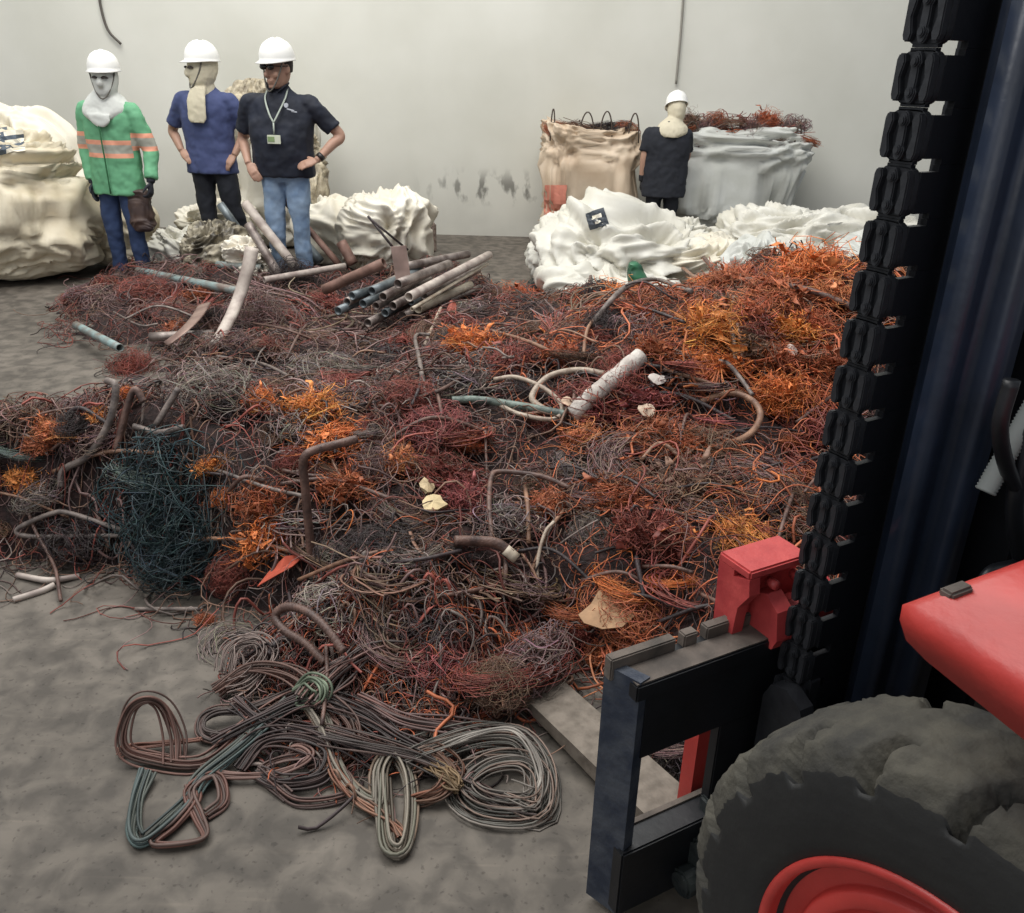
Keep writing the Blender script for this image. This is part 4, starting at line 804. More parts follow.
# crumpled white sheeting in front of them
s1 = sack('empty_sack', 'large white crumpled sack lying in front of the beige bulk bag', (.87, 7.15), .70, .52, .58, 71, M_SHEET, .10, .9, .85, 3.0, lean=(-.05, .2))
child_patch(s1, 'dark_print', 597, 219, 19, 17, [M_PRINT, M_BAG], marks=lambda i, j: 1 if (j in (2, 3) and 1 < i < 6) or (j == 5 and 2 < i < 5) else 0, rot=-.3)
sack('empty_sack', 'white sack spilling low over the floor at the left of the sheeting', (.72, 6.75), .56, .42, .30, 73, M_SHEET, .05, .9, .9, 2.6, rz=.2)
bt = sack('bottle_bag', 'green bottle-like scrap poking out of the large white crumpled sack', (.98, 6.46), .075, .07, .36, 74, mat('green_plastic', '3f7a58', .35, col2='2c4a3c'), .012, .7, .9, 4, cat='bottle', lean=(-.35, 0))
sack('empty_sack', 'white crumpled sack standing in front of the woman in black', (1.38, 7.7), .40, .35, .52, 75, M_SHEET, .07, .8, .85, 3)
sack('empty_sack', 'cream sheet folded between the large white sack and the upright pale sack', (1.52, 7.0), .38, .30, .46, 77, M_BAG, .06, .8, .85, 3)
sack('empty_sack', 'upright pale folded sack at the rear edge of the heap', (1.75, 6.5), .30, .26, .52, 79, M_BAGG, .06, .7, .8, 3.2)
sack('empty_sack', 'long white crumpled sheet piled highest at the right near the chain', (2.55, 7.6), .85, .50, .62, 81, M_SHEET, .10, .8, .8, 3.0, stretch=(.6, 1, 1.8))
sack('empty_sack', 'white sack lying behind the largest fluffy orange clump', (2.25, 6.65), .50, .32, .44, 83, M_SHEET, .07, .8, .85, 3)
sack('empty_sack', 'grey-white sack corner beside the chain behind the heap', (3.0, 6.9), .50, .40, .55, 85, M_BAGG, .07, .8, .85, 3)
# ------------------------------------------------------------------ people
def lin_col(h): return lin(h)
M_SKIN = mat('skin', 'b08a76', .55, 0, .12, 20); M_SKIN2 = mat('skin_brown', 'a08372', .55, 0, .12, 20)
def loft(rings, k=20):
    """rings: (cx,cy,cz,rx,ry)"""
    R_ = np.array(rings, float); n = max(len(R_)*4, 8); R_ = spline(R_, n); th = np.linspace(0, 2*PI, k, endpoint=False)
    V = np.stack([R_[:, 0, None] + R_[:, 3, None]*np.cos(th), R_[:, 1, None] + R_[:, 4, None]*np.sin(th), np.repeat(R_[:, 2, None], k, 1)], -1).reshape(-1, 3)
    i = np.arange(n-1)[:, None]*k; j = np.arange(k)[None]; j2 = (j+1) % k; Fq = np.stack([i+j, i+j2, i+k+j2, i+k+j], -1).reshape(-1, 4)
    c0 = len(V); V = np.vstack([V, R_[0, :3], R_[-1, :3]]); jj = np.arange(k); e = (n-1)*k
    return V, np.vstack([Fq, np.stack([jj, jj*0+c0, (jj+1) % k, (jj+1) % k], -1), np.stack([e+jj, e+(jj+1) % k, jj*0+c0+1, jj*0+c0+1], -1)])
def limb(pts, k=14, n=None, flat=1.0):
    A = np.array([p[:4] for p in pts], float); n = n or max(10, len(A)*5); Q = spline(A, n); return tube_arrays(Q[:, :3], Q[:, 3], k, flat=flat)
def ball(c, r, k=14):
    z = np.linspace(-.999, .999, 9); return loft([(c[0], c[1], c[2]+r[2]*a, r[0]*math.sqrt(1-a*a)+1e-4, r[1]*math.sqrt(1-a*a)+1e-4) for a in z], k)
def skinned(name, parts, m, parent, vox=.010, smooth=4, disp=0.0, dscale=.12, label=None):
    V, Fq = merge(parts); me = poly_mesh(name, V, Fq, m); o = link(name, me, parent)
    r_ = o.modifiers.new('r', 'REMESH'); r_.mode = 'VOXEL'; r_.voxel_size = vox; r_.use_smooth_shade = True
    s = o.modifiers.new('s', 'SMOOTH'); s.iterations = smooth; s.factor = .5
    if disp:
        t = bpy.data.textures.new(name, 'CLOUDS'); t.noise_scale = dscale; t.noise_depth = 2; d = o.modifiers.new('d', 'DISPLACE'); d.texture = t; d.strength = disp; d.mid_level = .5; d.texture_coords = 'LOCAL'
    if label: o['label'] = label
    return o
def hand(wrist, d, nrm, thumb_side, curl=.5, s=1.0):
    """five separate fingers; d finger direction, nrm palm normal, thumb_side = +-1 along d x nrm"""
    w = Vector(wrist); d = Vector(d).normalized(); nrm = (Vector(nrm) - d*Vector(nrm).dot(d)).normalized(); side = d.cross(nrm).normalized()*thumb_side; out = []
    V, Fq = tube_arrays(np.array([tuple(w + d*t*s) for t in (0, .02, .05, .085, .092)]), np.array([.024, .032, .040, .040, .03])*s, 12); 
    # flatten the palm along its normal
    n_ = np.array(nrm); c_ = np.array(w); k = (V - c_) @ n_; V = V - np.outer(k, n_)*.58; out.append((V, Fq))
    for i, (off, L) in enumerate(((.030, .072), (.010, .080), (-.010, .075), (-.029, .058))):
        b = w + d*.082*s + side*off*s; a = 0; pts = [b]; p = b
        for t, kk in ((.42, .35), (.33, 1.0), (.25, 1.4)):
            a = curl*kk; p = p + (d*math.cos(a) + nrm*math.sin(a))*L*t*s; pts.append(p)
        out.append(tube_arrays(np.array([tuple(q) for q in pts]), np.array([.0100, .0092, .0085, .007])*s, 8))
    b = w + d*.022*s + side*.026*s; p1 = b + (side*.8 + d*.6 + nrm*.15)*.036*s; p2 = p1 + (side*.35 + d*.9 + nrm*.3*curl)*.034*s; p3 = p2 + (d + side*.1 + nrm*curl*.5)*.020*s
    out.append(tube_arrays(np.array([tuple(b), tuple(p1), tuple(p2), tuple(p3)]), np.array([.013, .012, .010, .008])*s, 8)); return out
def head_parts(hx, hy, hz, yaw=0.0, tilt=0.0):
    """head centre; returns transform and meshes"""
    M = Matrix.Translation((hx, hy, hz)) @ Matrix.Rotation(yaw, 4, 'Z') @ Matrix.Rotation(tilt, 4, 'X') @ Matrix.Diagonal((1.10, 1.10, 1.16, 1))
    def T(part): V, Fq = part; return (np.array([tuple(M @ Vector(v)) for v in V.tolist()]), Fq)
    sk = [loft([(0, -.030, -.118, .028, .030), (0, -.026, -.105, .046, .056), (0, -.012, -.075, .060, .080), (0, -.004, -.03, .070, .092), (0, 0, .02, .075, .098), (0, .004, .06, .072, .092), (0, .006, .095, .052, .068), (0, .006, .112, .015, .02)]),
          limb([(0, -.094, .012, .007), (0, -.106, -.012, .010), (0, -.118, -.032, .015), (0, -.102, -.040, .012)], 10),   # nose
          limb([(-.024, -.094, -.068, .006), (0, -.101, -.067, .0085), (.024, -.094, -.068, .006)], 8), limb([(-.02, -.090, -.080, .006), (0, -.098, -.080, .009), (.02, -.090, -.080, .006)], 8),
          ball((0, -.082, -.104), (.022, .020, .014)), 
          ball((.077, .008, -.008), (.010, .020, .032)), ball((-.077, .008, -.008), (.010, .020, .032)),
          ball((.04, -.072, -.035), (.024, .02, .022)), ball((-.04, -.072, -.035), (.024, .02, .022))]
    return M, T, sk
def helmet(M, parent, m):
    V = []; k = 36; rows = [(0, 1.0, 1.0)]; bm = bmesh.new()
    prof = [(.116, .0), (.115, .018), (.112, .045), (.101, .078), (.080, .106), (.048, .126), (.016, .133)]
    rings = []
    for r_, z in prof:
        rings.append([bm.verts.new((r_*math.cos(2*PI*i/k)*.89, r_*math.sin(2*PI*i/k)*1.05, z*.9 + .046 + (.006 if abs(math.cos(2*PI*i/k)) < .16 and z > .04 else 0))) for i in range(k)])
    br = []
    for a, dz in ((1.0, -.004),):
        ring = []
        for i in range(k):
            t = 2*PI*i/k; front = max(0, -math.sin(t)); R_ = .123 + .036*front**2; ring.append(bm.verts.new((R_*math.cos(t)*.89, R_*math.sin(t)*1.03, .040 - .010*front)))
        br.append(ring)
    rings = br + rings
    for a, b in zip(rings, rings[1:]):
        for i in range(k): bm.faces.new((a[i], a[(i+1) % k], b[(i+1) % k], b[i]))
    bm.faces.new(rings[-1]); bmesh.ops.transform(bm, matrix=M, verts=bm.verts)
    o = bm_obj('helmet', bm, m, parent, True); s = o.modifiers.new('t', 'SOLIDIFY'); s.thickness = .006; s.offset = 1; o['label'] = 'white hard hat'
    return o
def strap_(M, parent, col):
    t = np.linspace(0, 1, 15); P = np.array([tuple(M @ Vector((-.088 + .176*a, -.045 - .064*math.sin(PI*a), .04 - .170*math.sin(PI*a)**.8))) for a in t]); V, Fq = tube_arrays(P, .006, 6)
    link('chin_strap', poly_mesh('chin_strap', V, Fq, col), parent)
M_HELM = mat('white_helmet', 'f2f1ec', .3, 0, .03); M_STR = mat('strap_grey', '6a665e', .7)
def person(lab, loc, rz, H, torso, arms, top_mat, trouser_mat, head, skin, sleeve='short', mask=None, extra=None, legs=None, belly=0, gloves=None, top_rings=None, hem=.92, shoes='2e2a28', masked=True):
    s = H/1.75; root = thing('person', lab, 'person', loc, rz); root.scale = (s, s, s)
    hx, hy, yaw, tilt = head; M, T, sk = head_parts(hx, hy, 1.603, yaw, tilt)
    tw = torso; body = [T(p) for i_, p in enumerate(sk) if not (masked and i_ in (5, 6))]
    body += [loft([(0, 0, .84, .13, .10), (0, 0, .95, .145, .105), (0, -.01*belly, 1.08, .135*tw, .10), (0, 0, 1.22, .13*tw, .10), (0, 0, 1.33, .125*tw, .09), (0, .005, 1.42, .085, .07), (0, .01, 1.475, .062, .058), (hx*.5, hy*.5, 1.53, .054, .056), (hx, hy, 1.58, .05, .055)])]
    legs = legs or (((-.09, 0, .90), (-.10, -.02, .48), (-.11, .02, .08)), ((.09, 0, .90), (.10, -.02, .48), (.11, .02, .08)))
    sleeves, tr = [], []; gl = []
    for (a, b, c) in legs:
        mid1 = [(a[i]*.45+b[i]*.55) for i in range(3)]; mid2 = [(b[i]*.62+c[i]*.38) for i in range(3)]
        body.append(limb([(*a, .078), (*mid1, .068), (*b, .052), (*mid2, .050), (*c, .036)])); body.append(limb([(c[0], c[1]+.03, .05, .034), (c[0], c[1]-.05, .04, .036), (c[0]*1.05, c[1]-.15, .03, .026)]))
        tr.append(limb([(a[0]*.98, a[1], a[2]+.02, .100), (*mid1, .088), (*b, .070), (*mid2, .066), (c[0], c[1], .07, .060)], 16))
        sh = link('shoe', poly_mesh('shoe', *limb([(c[0], c[1]+.075, .05, .040), (c[0], c[1]+.03, .055, .048), (c[0]*1.02, c[1]-.06, .045, .046), (c[0]*1.06, c[1]-.16, .035, .036), (c[0]*1.06, c[1]-.185, .03, .02)], 14), mat('shoe_leather', shoes, .6)), root)
    tr.append(loft([(0, 0, .80, .135, .10), (0, 0, .86, .165*tw**.4, .122), (0, 0, .94, .165*tw**.5, .122), (0, 0, .99, .15*tw**.6, .112)]))
    for side, (sh_, el, wr, hd, hn_, ts, cu) in arms.items():
        a, b, c = Vector(sh_), Vector(el), Vector(wr); m1 = a.lerp(b, .5); m2 = b.lerp(c, .35)
        arm = limb([(*a, .055), (*m1, .047), (*b, .040), (*m2, .039), (*c, .026)], 14); hnd = hand(c, hd, hn_, ts, cu)
        if gloves: gl.append(hnd + [limb([(*c.lerp(b, .25), .038), (*c, .034)], 12, 6)])
        body += [arm] + ([] if gloves else hnd)
        if sleeve == 'short': e_ = a.lerp(b, .78); sleeves.append(limb([(*a.lerp(Vector((0, 0, a.z+.03)), .4), .062), (*a, .066), (*m1, .068), (*e_, .070)], 16))
        else: sleeves.append(limb([(*a.lerp(Vector((0, 0, a.z+.03)), .4), .064), (*a, .068), (*m1, .072), (*b, .066), (*m2, .060), (*b.lerp(c, .9), .052)], 16))
    skinned('body', body, skin, root, .007, 3)
    skinned('trousers', tr, trouser_mat, root, .012, 4, .030, .10)
    rings = top_rings or [(0, 0, hem, .178*tw**.8, .150), (0, -.01*belly, 1.05, .165*tw, .13+.02*belly), (0, -.008*belly, 1.20, .170*tw, .132+.015*belly), (0, 0, 1.31, .172*tw, .125), (0, .004, 1.38, .150*tw, .105), (0, .008, 1.435, .105, .088), (0, .010, 1.475, .074, .072), (0, .010, 1.495, .066, .066)]
    skinned('shirt' if sleeve == 'short' else 'jacket', [loft(rings, 24)] + sleeves, top_mat, root, .011, 5, .030, .11)
    for g_ in gl: skinned('glove', g_, gloves, root, .008, 2)
    helmet(M, root, M_HELM)
    return root, M, T
V3 = Vector
def pos(px, py, z=0): q = onz(px, py, z); return (q[0], q[1], 0)
# --- man in the green jacket
def jacket_mat():
    m, nt, b = new_mat('green_reflective_jacket'); L = nt.links; tc = add(nt, 'ShaderNodeTexCoord'); sep = add(nt, 'ShaderNodeSeparateXYZ'); L.new(tc.outputs['Object'], sep.inputs[0])
    ab = add(nt, 'ShaderNodeMath', operation='ABSOLUTE'); L.new(sep.outputs[0], ab.inputs[0]); gt = add(nt, 'ShaderNodeMath', operation='GREATER_THAN'); gt.inputs[1].default_value = .195; L.new(ab.outputs[0], gt.inputs[0])
    sl = add(nt, 'ShaderNodeMath', operation='MULTIPLY_ADD'); sl.inputs[1].default_value = -.055; L.new(gt.outputs[0], sl.inputs[0]); L.new(sep.outputs[2], sl.inputs[2])
    mr = add(nt, 'ShaderNodeMapRange'); mr.inputs[1].default_value = .9; mr.inputs[2].default_value = 1.4; L.new(sl.outputs[0], mr.inputs[0])
    r = add(nt, 'ShaderNodeValToRGB'); r.color_ramp.interpolation = 'CONSTANT'; e = r.color_ramp.elements; G = (*lin('66a57c'), 1); O = (*lin('e6a084'), 1); S = (*lin('a8a89c'), 1)
    e[0].position = 0; e[0].color = G; e[1].position = .22; e[1].color = O
    for p, c in ((.29, S), (.42, O), (.49, G)): x = e.new(p); x.color = c
    L.new(mr.outputs[0], r.inputs[0]); L.new(r.outputs[0], b.inputs['Base Color']); b.inputs['Roughness'].default_value = .7; return m
M_JEAN = mat('blue_jeans', '35476c', .85, 0, col2='283858', scale=10); M_LJEAN = mat('light_jeans', '8ea3bb', .85, 0, col2='7088a6', scale=9); M_BLK = mat('black_cloth', '1c1f28', .85, 0, .2, 8)
armsG = {'a': ((-.205, 0, 1.355), (-.25, .03, 1.07), (-.20, -.05, .80), (.12, -.25, -.95), (.9, .0, .1), 1, .5), 'b': ((.205, 0, 1.355), (.30, .03, 1.08), (.33, -.08, .83), (.02, -.3, -.95), (-.9, 0, 0), -1, 1.3)}
pg, M, T = person('person in a green jacket with orange and grey bands, white hood and hard hat', pos(134, 280), math.radians(-8), 1.64, 1.30, armsG, jacket_mat(), M_JEAN, (.03, -.015, math.radians(12), 0), M_SKIN2, 'long', hem=.72, gloves=mat('dark_gloves', '23252e', .8))
M_HOOD = mat('white_hood', 'd6d8d2', .8, 0, .08, 12); M_HOODB = mat('beige_hood', 'cfc6ae', .8, 0, .1, 12)
def hood(M, T, root, m, bib, drape):
    hs = [T(loft([(0, -.030, -.132, .044, .050), (0, -.026, -.105, .062, .080), (0, -.014, -.07, .076, .100), (0, -.006, -.02, .086, .112), (0, 0, .03, .086, .112), (0, .004, .075, .076, .096), (0, .004, .10, .05, .06)]))] + \
         [T(limb([(0, -.108, .0, .014), (0, -.120, -.032, .023), (0, -.108, -.050, .020)], 10))] + drape
    o = skinned('hood', hs, m, root, .008, 4, .010, .05); return o
def eyes(M, root, skin):
    P = [tube_arrays(np.array([tuple(M @ Vector((sx*(.014 + .040*t), -.119 + .022*t*t, .000 + .004*math.sin(PI*t)))) for t in (0, .33, .66, 1)]), np.array([.007, .015, .015, .007]), 8, flat=.7) for sx in (-1, 1)]
    V, Fq = merge(P); link('eye_opening', poly_mesh('eye_opening', V, Fq, mat('shaded_eyes', '4a4340', .6)), root)
hood(M, T, pg, M_HOOD, None, [loft([(-.01, -.06, 1.27, .07, .08), (-.01, -.03, 1.32, .16, .135), (-.005, 0, 1.38, .195, .145), (0, 0, 1.45, .15, .125), (0, 0, 1.52, .075, .075), (0, 0, 1.57, .064, .07)], 24), loft([(.02, -.152, 1.245, .03, .012), (.015, -.15, 1.28, .08, .018), (0, -.145, 1.34, .10, .02)])])
eyes(M, pg, None); strap_(M, pg, M_STR)
V, Fq = tube_arrays(spline([(0, -.155, 1.30), (.01, -.168, 1.15), (.015, -.17, 1.0), (.015, -.165, .74)], 16), .006, 6); link('zip', poly_mesh('zip', V, Fq, mat('green_zip', '2f6b43', .6)), pg)
V, Fq = tube_arrays(spline([(-.07, -.09, 1.50), (-.04, -.125, 1.42), (.03, -.15, 1.33)], 12), .006, 6); pass
bx = sack('handbag', 'dark brown bag held in the hand of the person in the green jacket', (pos(152, 280)[0] + .03, pos(150, 280)[1] - .08), .085, .05, .32, 91, mat('brown_leather', '3c3030', .5, col2='54423a', scale=12), .012, .4, .5, 4)
bx.location = (bx.location[0], bx.location[1], .40)
# --- man in the navy t-shirt
armsT = {'a': ((-.205, 0, 1.355), (-.345, .07, 1.12), (-.225, -.06, .97), (.75, -.45, -.5), (.1, .6, -.6), 1, .6), 'b': ((.205, 0, 1.355), (.30, .06, 1.14), (.22, -.05, .95), (-.5, -.4, -.7), (-.1, .6, -.6), -1, .6)}
pt, M, T = person('person in a navy blue t-shirt and black trousers, beige hood and hard hat', pos(224, 268), math.radians(-6), 1.725, 1.28, armsT, mat('navy_tshirt', '454f78', .8, 0, col2='39436a', scale=6), M_BLK, (.02, -.02, math.radians(-42), 0), M_SKIN, 'short', hem=.80, legs=(((-.09, 0, .90), (-.07, -.03, .48), (-.03, .0, .08)), ((.09, 0, .90), (.16, -.02, .50), (.24, .02, .08))))
hood(M, T, pt, M_HOODB, None, [loft([(0, -.01, 1.40, .085, .09), (0, 0, 1.46, .09, .088), (0, 0, 1.52, .072, .072), (0, 0, 1.57, .064, .07)], 24), loft([(-.01, -.165, 1.20, .06, .012), (-.01, -.16, 1.23, .078, .016), (-.01, -.155, 1.30, .08, .018), (-.01, -.14, 1.38, .078, .02), (0, -.10, 1.46, .065, .03)])])
eyes(M, pt, None); strap_(M, pt, M_STR)
# --- man in the black polo
armsP = {'a': ((-.235, 0, 1.355), (-.335, .08, 1.10), (-.25, -.09, .93), (.55, -.35, -.75), (.2, .6, -.5), 1, .5), 'b': ((.235, 0, 1.355), (.43, .06, 1.14), (.28, -.10, .97), (-.85, -.35, -.25), (0, .6, -.6), -1, .5)}
pp, M, T = person('man in a black polo shirt and light blue jeans, sunglasses and a lanyard badge', pos(294, 284), math.radians(-3), 1.745, 1.45, armsP, mat('black_polo', '1c2232', .75, 0, col2='141824', scale=6), M_LJEAN, (.02, -.03, math.radians(-28), math.radians(4)), M_SKIN, 'short', masked=False, belly=1.5, hem=.84)
strap_(M, pp, M_STR)
sg = [ball((sx*.034, -.103, .012), (.030, .012, .019)) for sx in (-1, 1)] + [tube_arrays(np.array([(-.012, -.112, .015), (.012, -.112, .015)]), .004, 6)] + [tube_arrays(np.array([(sx*.06, -.100, .018), (sx*.082, -.05, .014), (sx*.084, .01, .012)]), .0035, 6) for sx in (-1, 1)]
V, Fq = merge([T(p) for p in sg]); link('sunglasses', poly_mesh('sunglasses', V, Fq, mat('dark_lens', '1a1516', .15)), pp)
hr = skinned('hair', [T(loft([(0, .03, -.03, .070, .070), (0, .022, .02, .080, .090), (0, .015, .06, .077, .095), (0, .006, .09, .055, .07)]))], mat('dark_hair', '2a2320', .7), pp, .008, 2)
V, Fq = merge([tube_arrays(spline([(sx*.072, .0, 1.475), (sx*.075, -.10, 1.40), (sx*.035, -.165, 1.30), (.0, -.185, 1.235)], 16), .007, 6, flat=.35) for sx in (-1, 1)] + [tube_arrays(np.array([(0, -.185, 1.235), (0, -.19, 1.19), (0, -.19, 1.155)]), .006, 6)])
ly = link('lanyard', poly_mesh('lanyard', V, Fq, mat('grey_lanyard', 'a9b1a6', .6)), pp)
bm = bmesh.new(); add_box(bm, (0, -.205, 1.12), (.10, .006, .062)); bd = bm_obj('badge', bm, mat('badge_white', 'd8dcc8', .4), pp, False, .002); bm = bmesh.new(); add_box(bm, (-.02, -.2095, 1.122), (.05, .003, .035)); bm_obj('badge_print', bm, mat('badge_green', '8aa070', .5), bd)
bm = bmesh.new(); add_cyl(bm, (.095, -.150, 1.355), (.095, -.160, 1.355), .016, n=14); add_box(bm, (.125, -.152, 1.325), (.055, .008, .008), Matrix.Rotation(.25, 4, 'Y')); add_box(bm, (.150, -.148, 1.312), (.04, .008, .007), Matrix.Rotation(.1, 4, 'Y')); bm_obj('chest_emblem', bm, mat('emblem_white', 'd0d4dc', .6), pp)
cl = [limb([(sx*.02, -.09, 1.44, .012), (sx*.06, -.07, 1.475, .016), (sx*.075, .0, 1.50, .014), (0, .06, 1.51, .014)], 8, flat=.6) for sx in (-1, 1)]; skinned('collar', cl, mat('collar_black', '161a26', .8), pp, .008, 2)
bm = bmesh.new(); wv = Vector((.295, -.087, .985)); add_cyl(bm, wv, wv + Vector((.022, .015, .022)), .034, n=16); bm_obj('wrist_watch', bm, mat('dark_watch', '2a2624', .4), pp, True)
# --- woman in black seen from behind
q = onz(652, 252); armsB = {'a': ((-.205, 0, 1.355), (-.24, -.12, 1.14), (-.22, -.30, 1.0), (0, -.9, -.2), (.6, 0, -.3), 1, .8), 'b': ((.205, 0, 1.355), (.245, .02, 1.12), (.25, -.02, .86), (0, -.15, -1), (-.9, 0, 0), -1, .6)}
pb, M, T = person('person in black clothes seen from behind, cream hood and white hard hat', (q[0], 8.38, 0), math.radians(176), 1.45, 1.5, armsB, M_BLK, M_BLK, (-.07, -.06, math.radians(10), math.radians(22)), M_SKIN, 'short', hem=.70, gloves=mat('black_gloves', '1e1e22', .8))
hood(M, T, pb, M_HOODB, None, [loft([(-.02, .02, 1.33, .10, .13), (-.03, .0, 1.37, .175, .15), (-.035, .0, 1.43, .165, .13), (-.03, -.01, 1.48, .12, .10), (-.05, -.03, 1.53, .075, .075), (-.065, -.05, 1.58, .066, .072)], 24)])
# ------------------------------------------------------------------ things on the wall
def wallcable(lab, pts, r, col): V, Fq = tube_arrays(spline([ony(x, y, WALL_Y - .03) for x, y in pts], 24), r, 6); put('wall_cable', V, Fq, mat('wallcable', col, .7), lab, 'cable')
wallcable('short dark cable end hanging on the wall above the green-jacketed man', [(98, -14), (101, 8), (108, 30), (121, 44)], .012, '5c5650')
wallcable('thin grey cable running down the wall above the woman in black', [(684, -14), (681, 30), (676, 84)], .012, '8e8b82')
# ------------------------------------------------------------------ forklift
FA = math.radians(29); FO = Vector((.185, 1.335, 0))
fl = thing('forklift', 'red and black forklift cut off by the right edge, forks pushed under the heap', 'forklift', FO, FA)
M_BLACKP = mat('black_paint', '15171c', .45, .0, col2='0e1014', scale=9, bump=.1, bscale=40); M_NAVYP = mat('navy_black_paint', '262f40', .38, .0, col2='1c2330', scale=7, bump=.1, bscale=50)
M_WORN = mat('worn_navy_paint', '444952', .55, .1, col2='262e3d', scale=14, bump=.3, bscale=60, lo=.4, hi=.62); M_DUST = mat('dusty_steel', '6b6159', .8, .1, col2='4a443f', scale=14, bump=.3)
M_RED = mat('red_paint', 'c2403a', .42, .0, col2='aa3631', scale=7, bump=.12); M_REDW = mat('worn_red_paint', 'bf4a48', .5, .0, col2='a8383a', scale=18, bump=.2); M_CHAIN = mat('black_plastic', '26282c', .5, 0, col2='1b1c20', scale=20, bump=.15)
M_TREAD = mat('dusty_rubber', '4c4940', .85, 0, col2='2c2b28', scale=11, bump=.5, bscale=50); M_SIDE = mat('rubber', '212120', .7, 0, col2='1c1c1c', scale=12, bump=.15)
M_FORK = mat('scraped_fork_steel', '7d7368', .6, .15, col2='60574d', scale=25, bump=.2)
# fork: blade and shank
bm = bmesh.new(); add_prism(bm, [(-.02, .05), (.0, .035), (1.15, .012), (1.15, .022), (.05, .088), (.02, .095)], 'x', -.068, .068)
fk = bm_obj('fork', bm, M_FORK, fl, False, .004); fk.location = (.272, .02, 0); fk.rotation_euler = (0, 0, math.radians(3.5)); fk['label'] = 'scraped grey fork blade'
bm = bmesh.new(); add_prism(bm, [(.30-.03, .09), (.30-.03, .40), (.315, .425), (.335, .40), (.335, .09)], 'y', .005, .045); bm_obj('fork_shank', bm, M_RED, fk.parent, False, .004)['label'] = 'red fork shank'
bm = bmesh.new(); add_prism(bm, [(-.02, .05), (.0, .035), (1.15, .012), (1.15, .022), (.05, .088), (.02, .095)], 'x', .90, 1.04); add_box2(bm, (.90, 0, .05), (1.04, .045, .62)); bm_obj('fork', bm, M_FORK, fl, False, .004)
# carriage
cg = bpy.data.objects.new('carriage', None); COL.objects.link(cg); cg.parent = fl
bm = bmesh.new(); add_prism(bm, [(.0, .0), (.028, -.075), (.055, -.068), (.026, .0)], 'z', .02, .628); bm_obj('side_plate', bm, M_WORN, cg, False, .004)['label'] = 'scuffed navy side plate'
bm = bmesh.new(); add_box2(bm, (.02, -.078, .585), (1.15, .0, .622)); bm_obj('top_bar', bm, M_BLACKP, cg, False, .003)
bm = bmesh.new(); add_box2(bm, (.022, -.074, .622), (1.14, -.022, .6245)); bm_obj('dusty_ledge', bm, M_DUST, cg)
bm = bmesh.new()
for a, b in ((.0, .152), (.172, .206), (.228, 1.15)): add_box2(bm, (a, -.020, .60), (b, .004, .650))
bm_obj('notched_rail', bm, M_DUST, cg, False, .003)
bm = bmesh.new(); add_box2(bm, (.045, -.072, .435), (1.15, -.045, .60)); bm_obj('upper_plate', bm, M_BLACKP, cg, False, .003)
bm = bmesh.new(); add_box2(bm, (.248, -.072, .10), (1.15, -.045, .44)); bm_obj('rear_plate', bm, M_BLACKP, cg, False, .003)
bm = bmesh.new(); add_box2(bm, (.02, -.085, .03), (1.15, -.02, .206)); bm_obj('lower_bar', bm, M_BLACKP, cg, False, .004)
bm = bmesh.new(); add_box2(bm, (.05, -.030, .204), (.30, -.018, .211)); bm_obj('dusty_edge', bm, M_DUST, cg)
bm = bmesh.new(); add_prism(bm, [(-.20, .16), (-.09, .16), (-.09, .50), (-.105, .535), (-.145, .55), (-.185, .53), (-.20, .49)], 'x', .335, .37); add_prism(bm, [(-.16, .2), (-.09, .2), (-.09, .56), (-.12, .585), (-.16, .56)], 'x', .385, .41); bm_obj('roller_bracket', bm, M_CHAIN, cg, False, .008)
bm = bmesh.new(); add_cyl(bm, (.20, -.12, .12), (.30, -.12, .12), .055, n=20); add_cyl(bm, (.16, -.11, .075), (.21, -.11, .075), .032, n=14); add_box2(bm, (.24, -.13, .05), (.40, -.05, .24)); bm_obj('side_roller', bm, mat('greasy_grey_steel', '3d4240', .5, .2, col2='23282a', scale=20, bump=.4), cg, False, .006)
# red hook bracket on the bar
rb = bpy.data.objects.new('fork_hook', None); COL.objects.link(rb); rb.parent = fl; rb.location = (.016, 0, -.010); rb['label'] = 'red cast bracket on the bar'
bm = bmesh.new(); add_prism(bm, [(.275, .625), (.268, .775), (.44, .775), (.44, .625)], 'y', -.012, .032); bm_obj('back_plate', bm, M_REDW, rb, False, .006)
bm = bmesh.new(); add_box2(bm, (.268, -.055, .772), (.425, .035, .792)); bm_obj('top_plate', bm, M_REDW, rb, False, .004)
bm = bmesh.new(); add_prism(bm, [(-.012, .632), (-.012, .76), (-.055, .775), (-.06, .74), (-.035, .70), (-.03, .63)], 'x', .268, .295); add_prism(bm, [(-.012, .63), (-.012, .71), (-.05, .725), (-.085, .70), (-.095, .64), (-.085, .615), (-.05, .61)], 'x', .325, .365)
add_prism(bm, [(-.012, .63), (-.012, .68), (-.05, .69), (-.095, .685), (-.10, .62), (-.05, .61)], 'x', .365, .44); add_prism(bm, [(-.012, .63), (-.012, .72), (-.05, .735), (-.09, .715), (-.10, .63)], 'x', .44, .48); bm_obj('latch_block', bm, M_REDW, rb, False, .010, seg=3)
for bx_ in (.345, .41): bm = bmesh.new(); add_cyl(bm, (bx_, -.03, .74), (bx_, -.055, .74), .010, n=10); bm_obj('bolt', bm, M_REDW, rb, True)
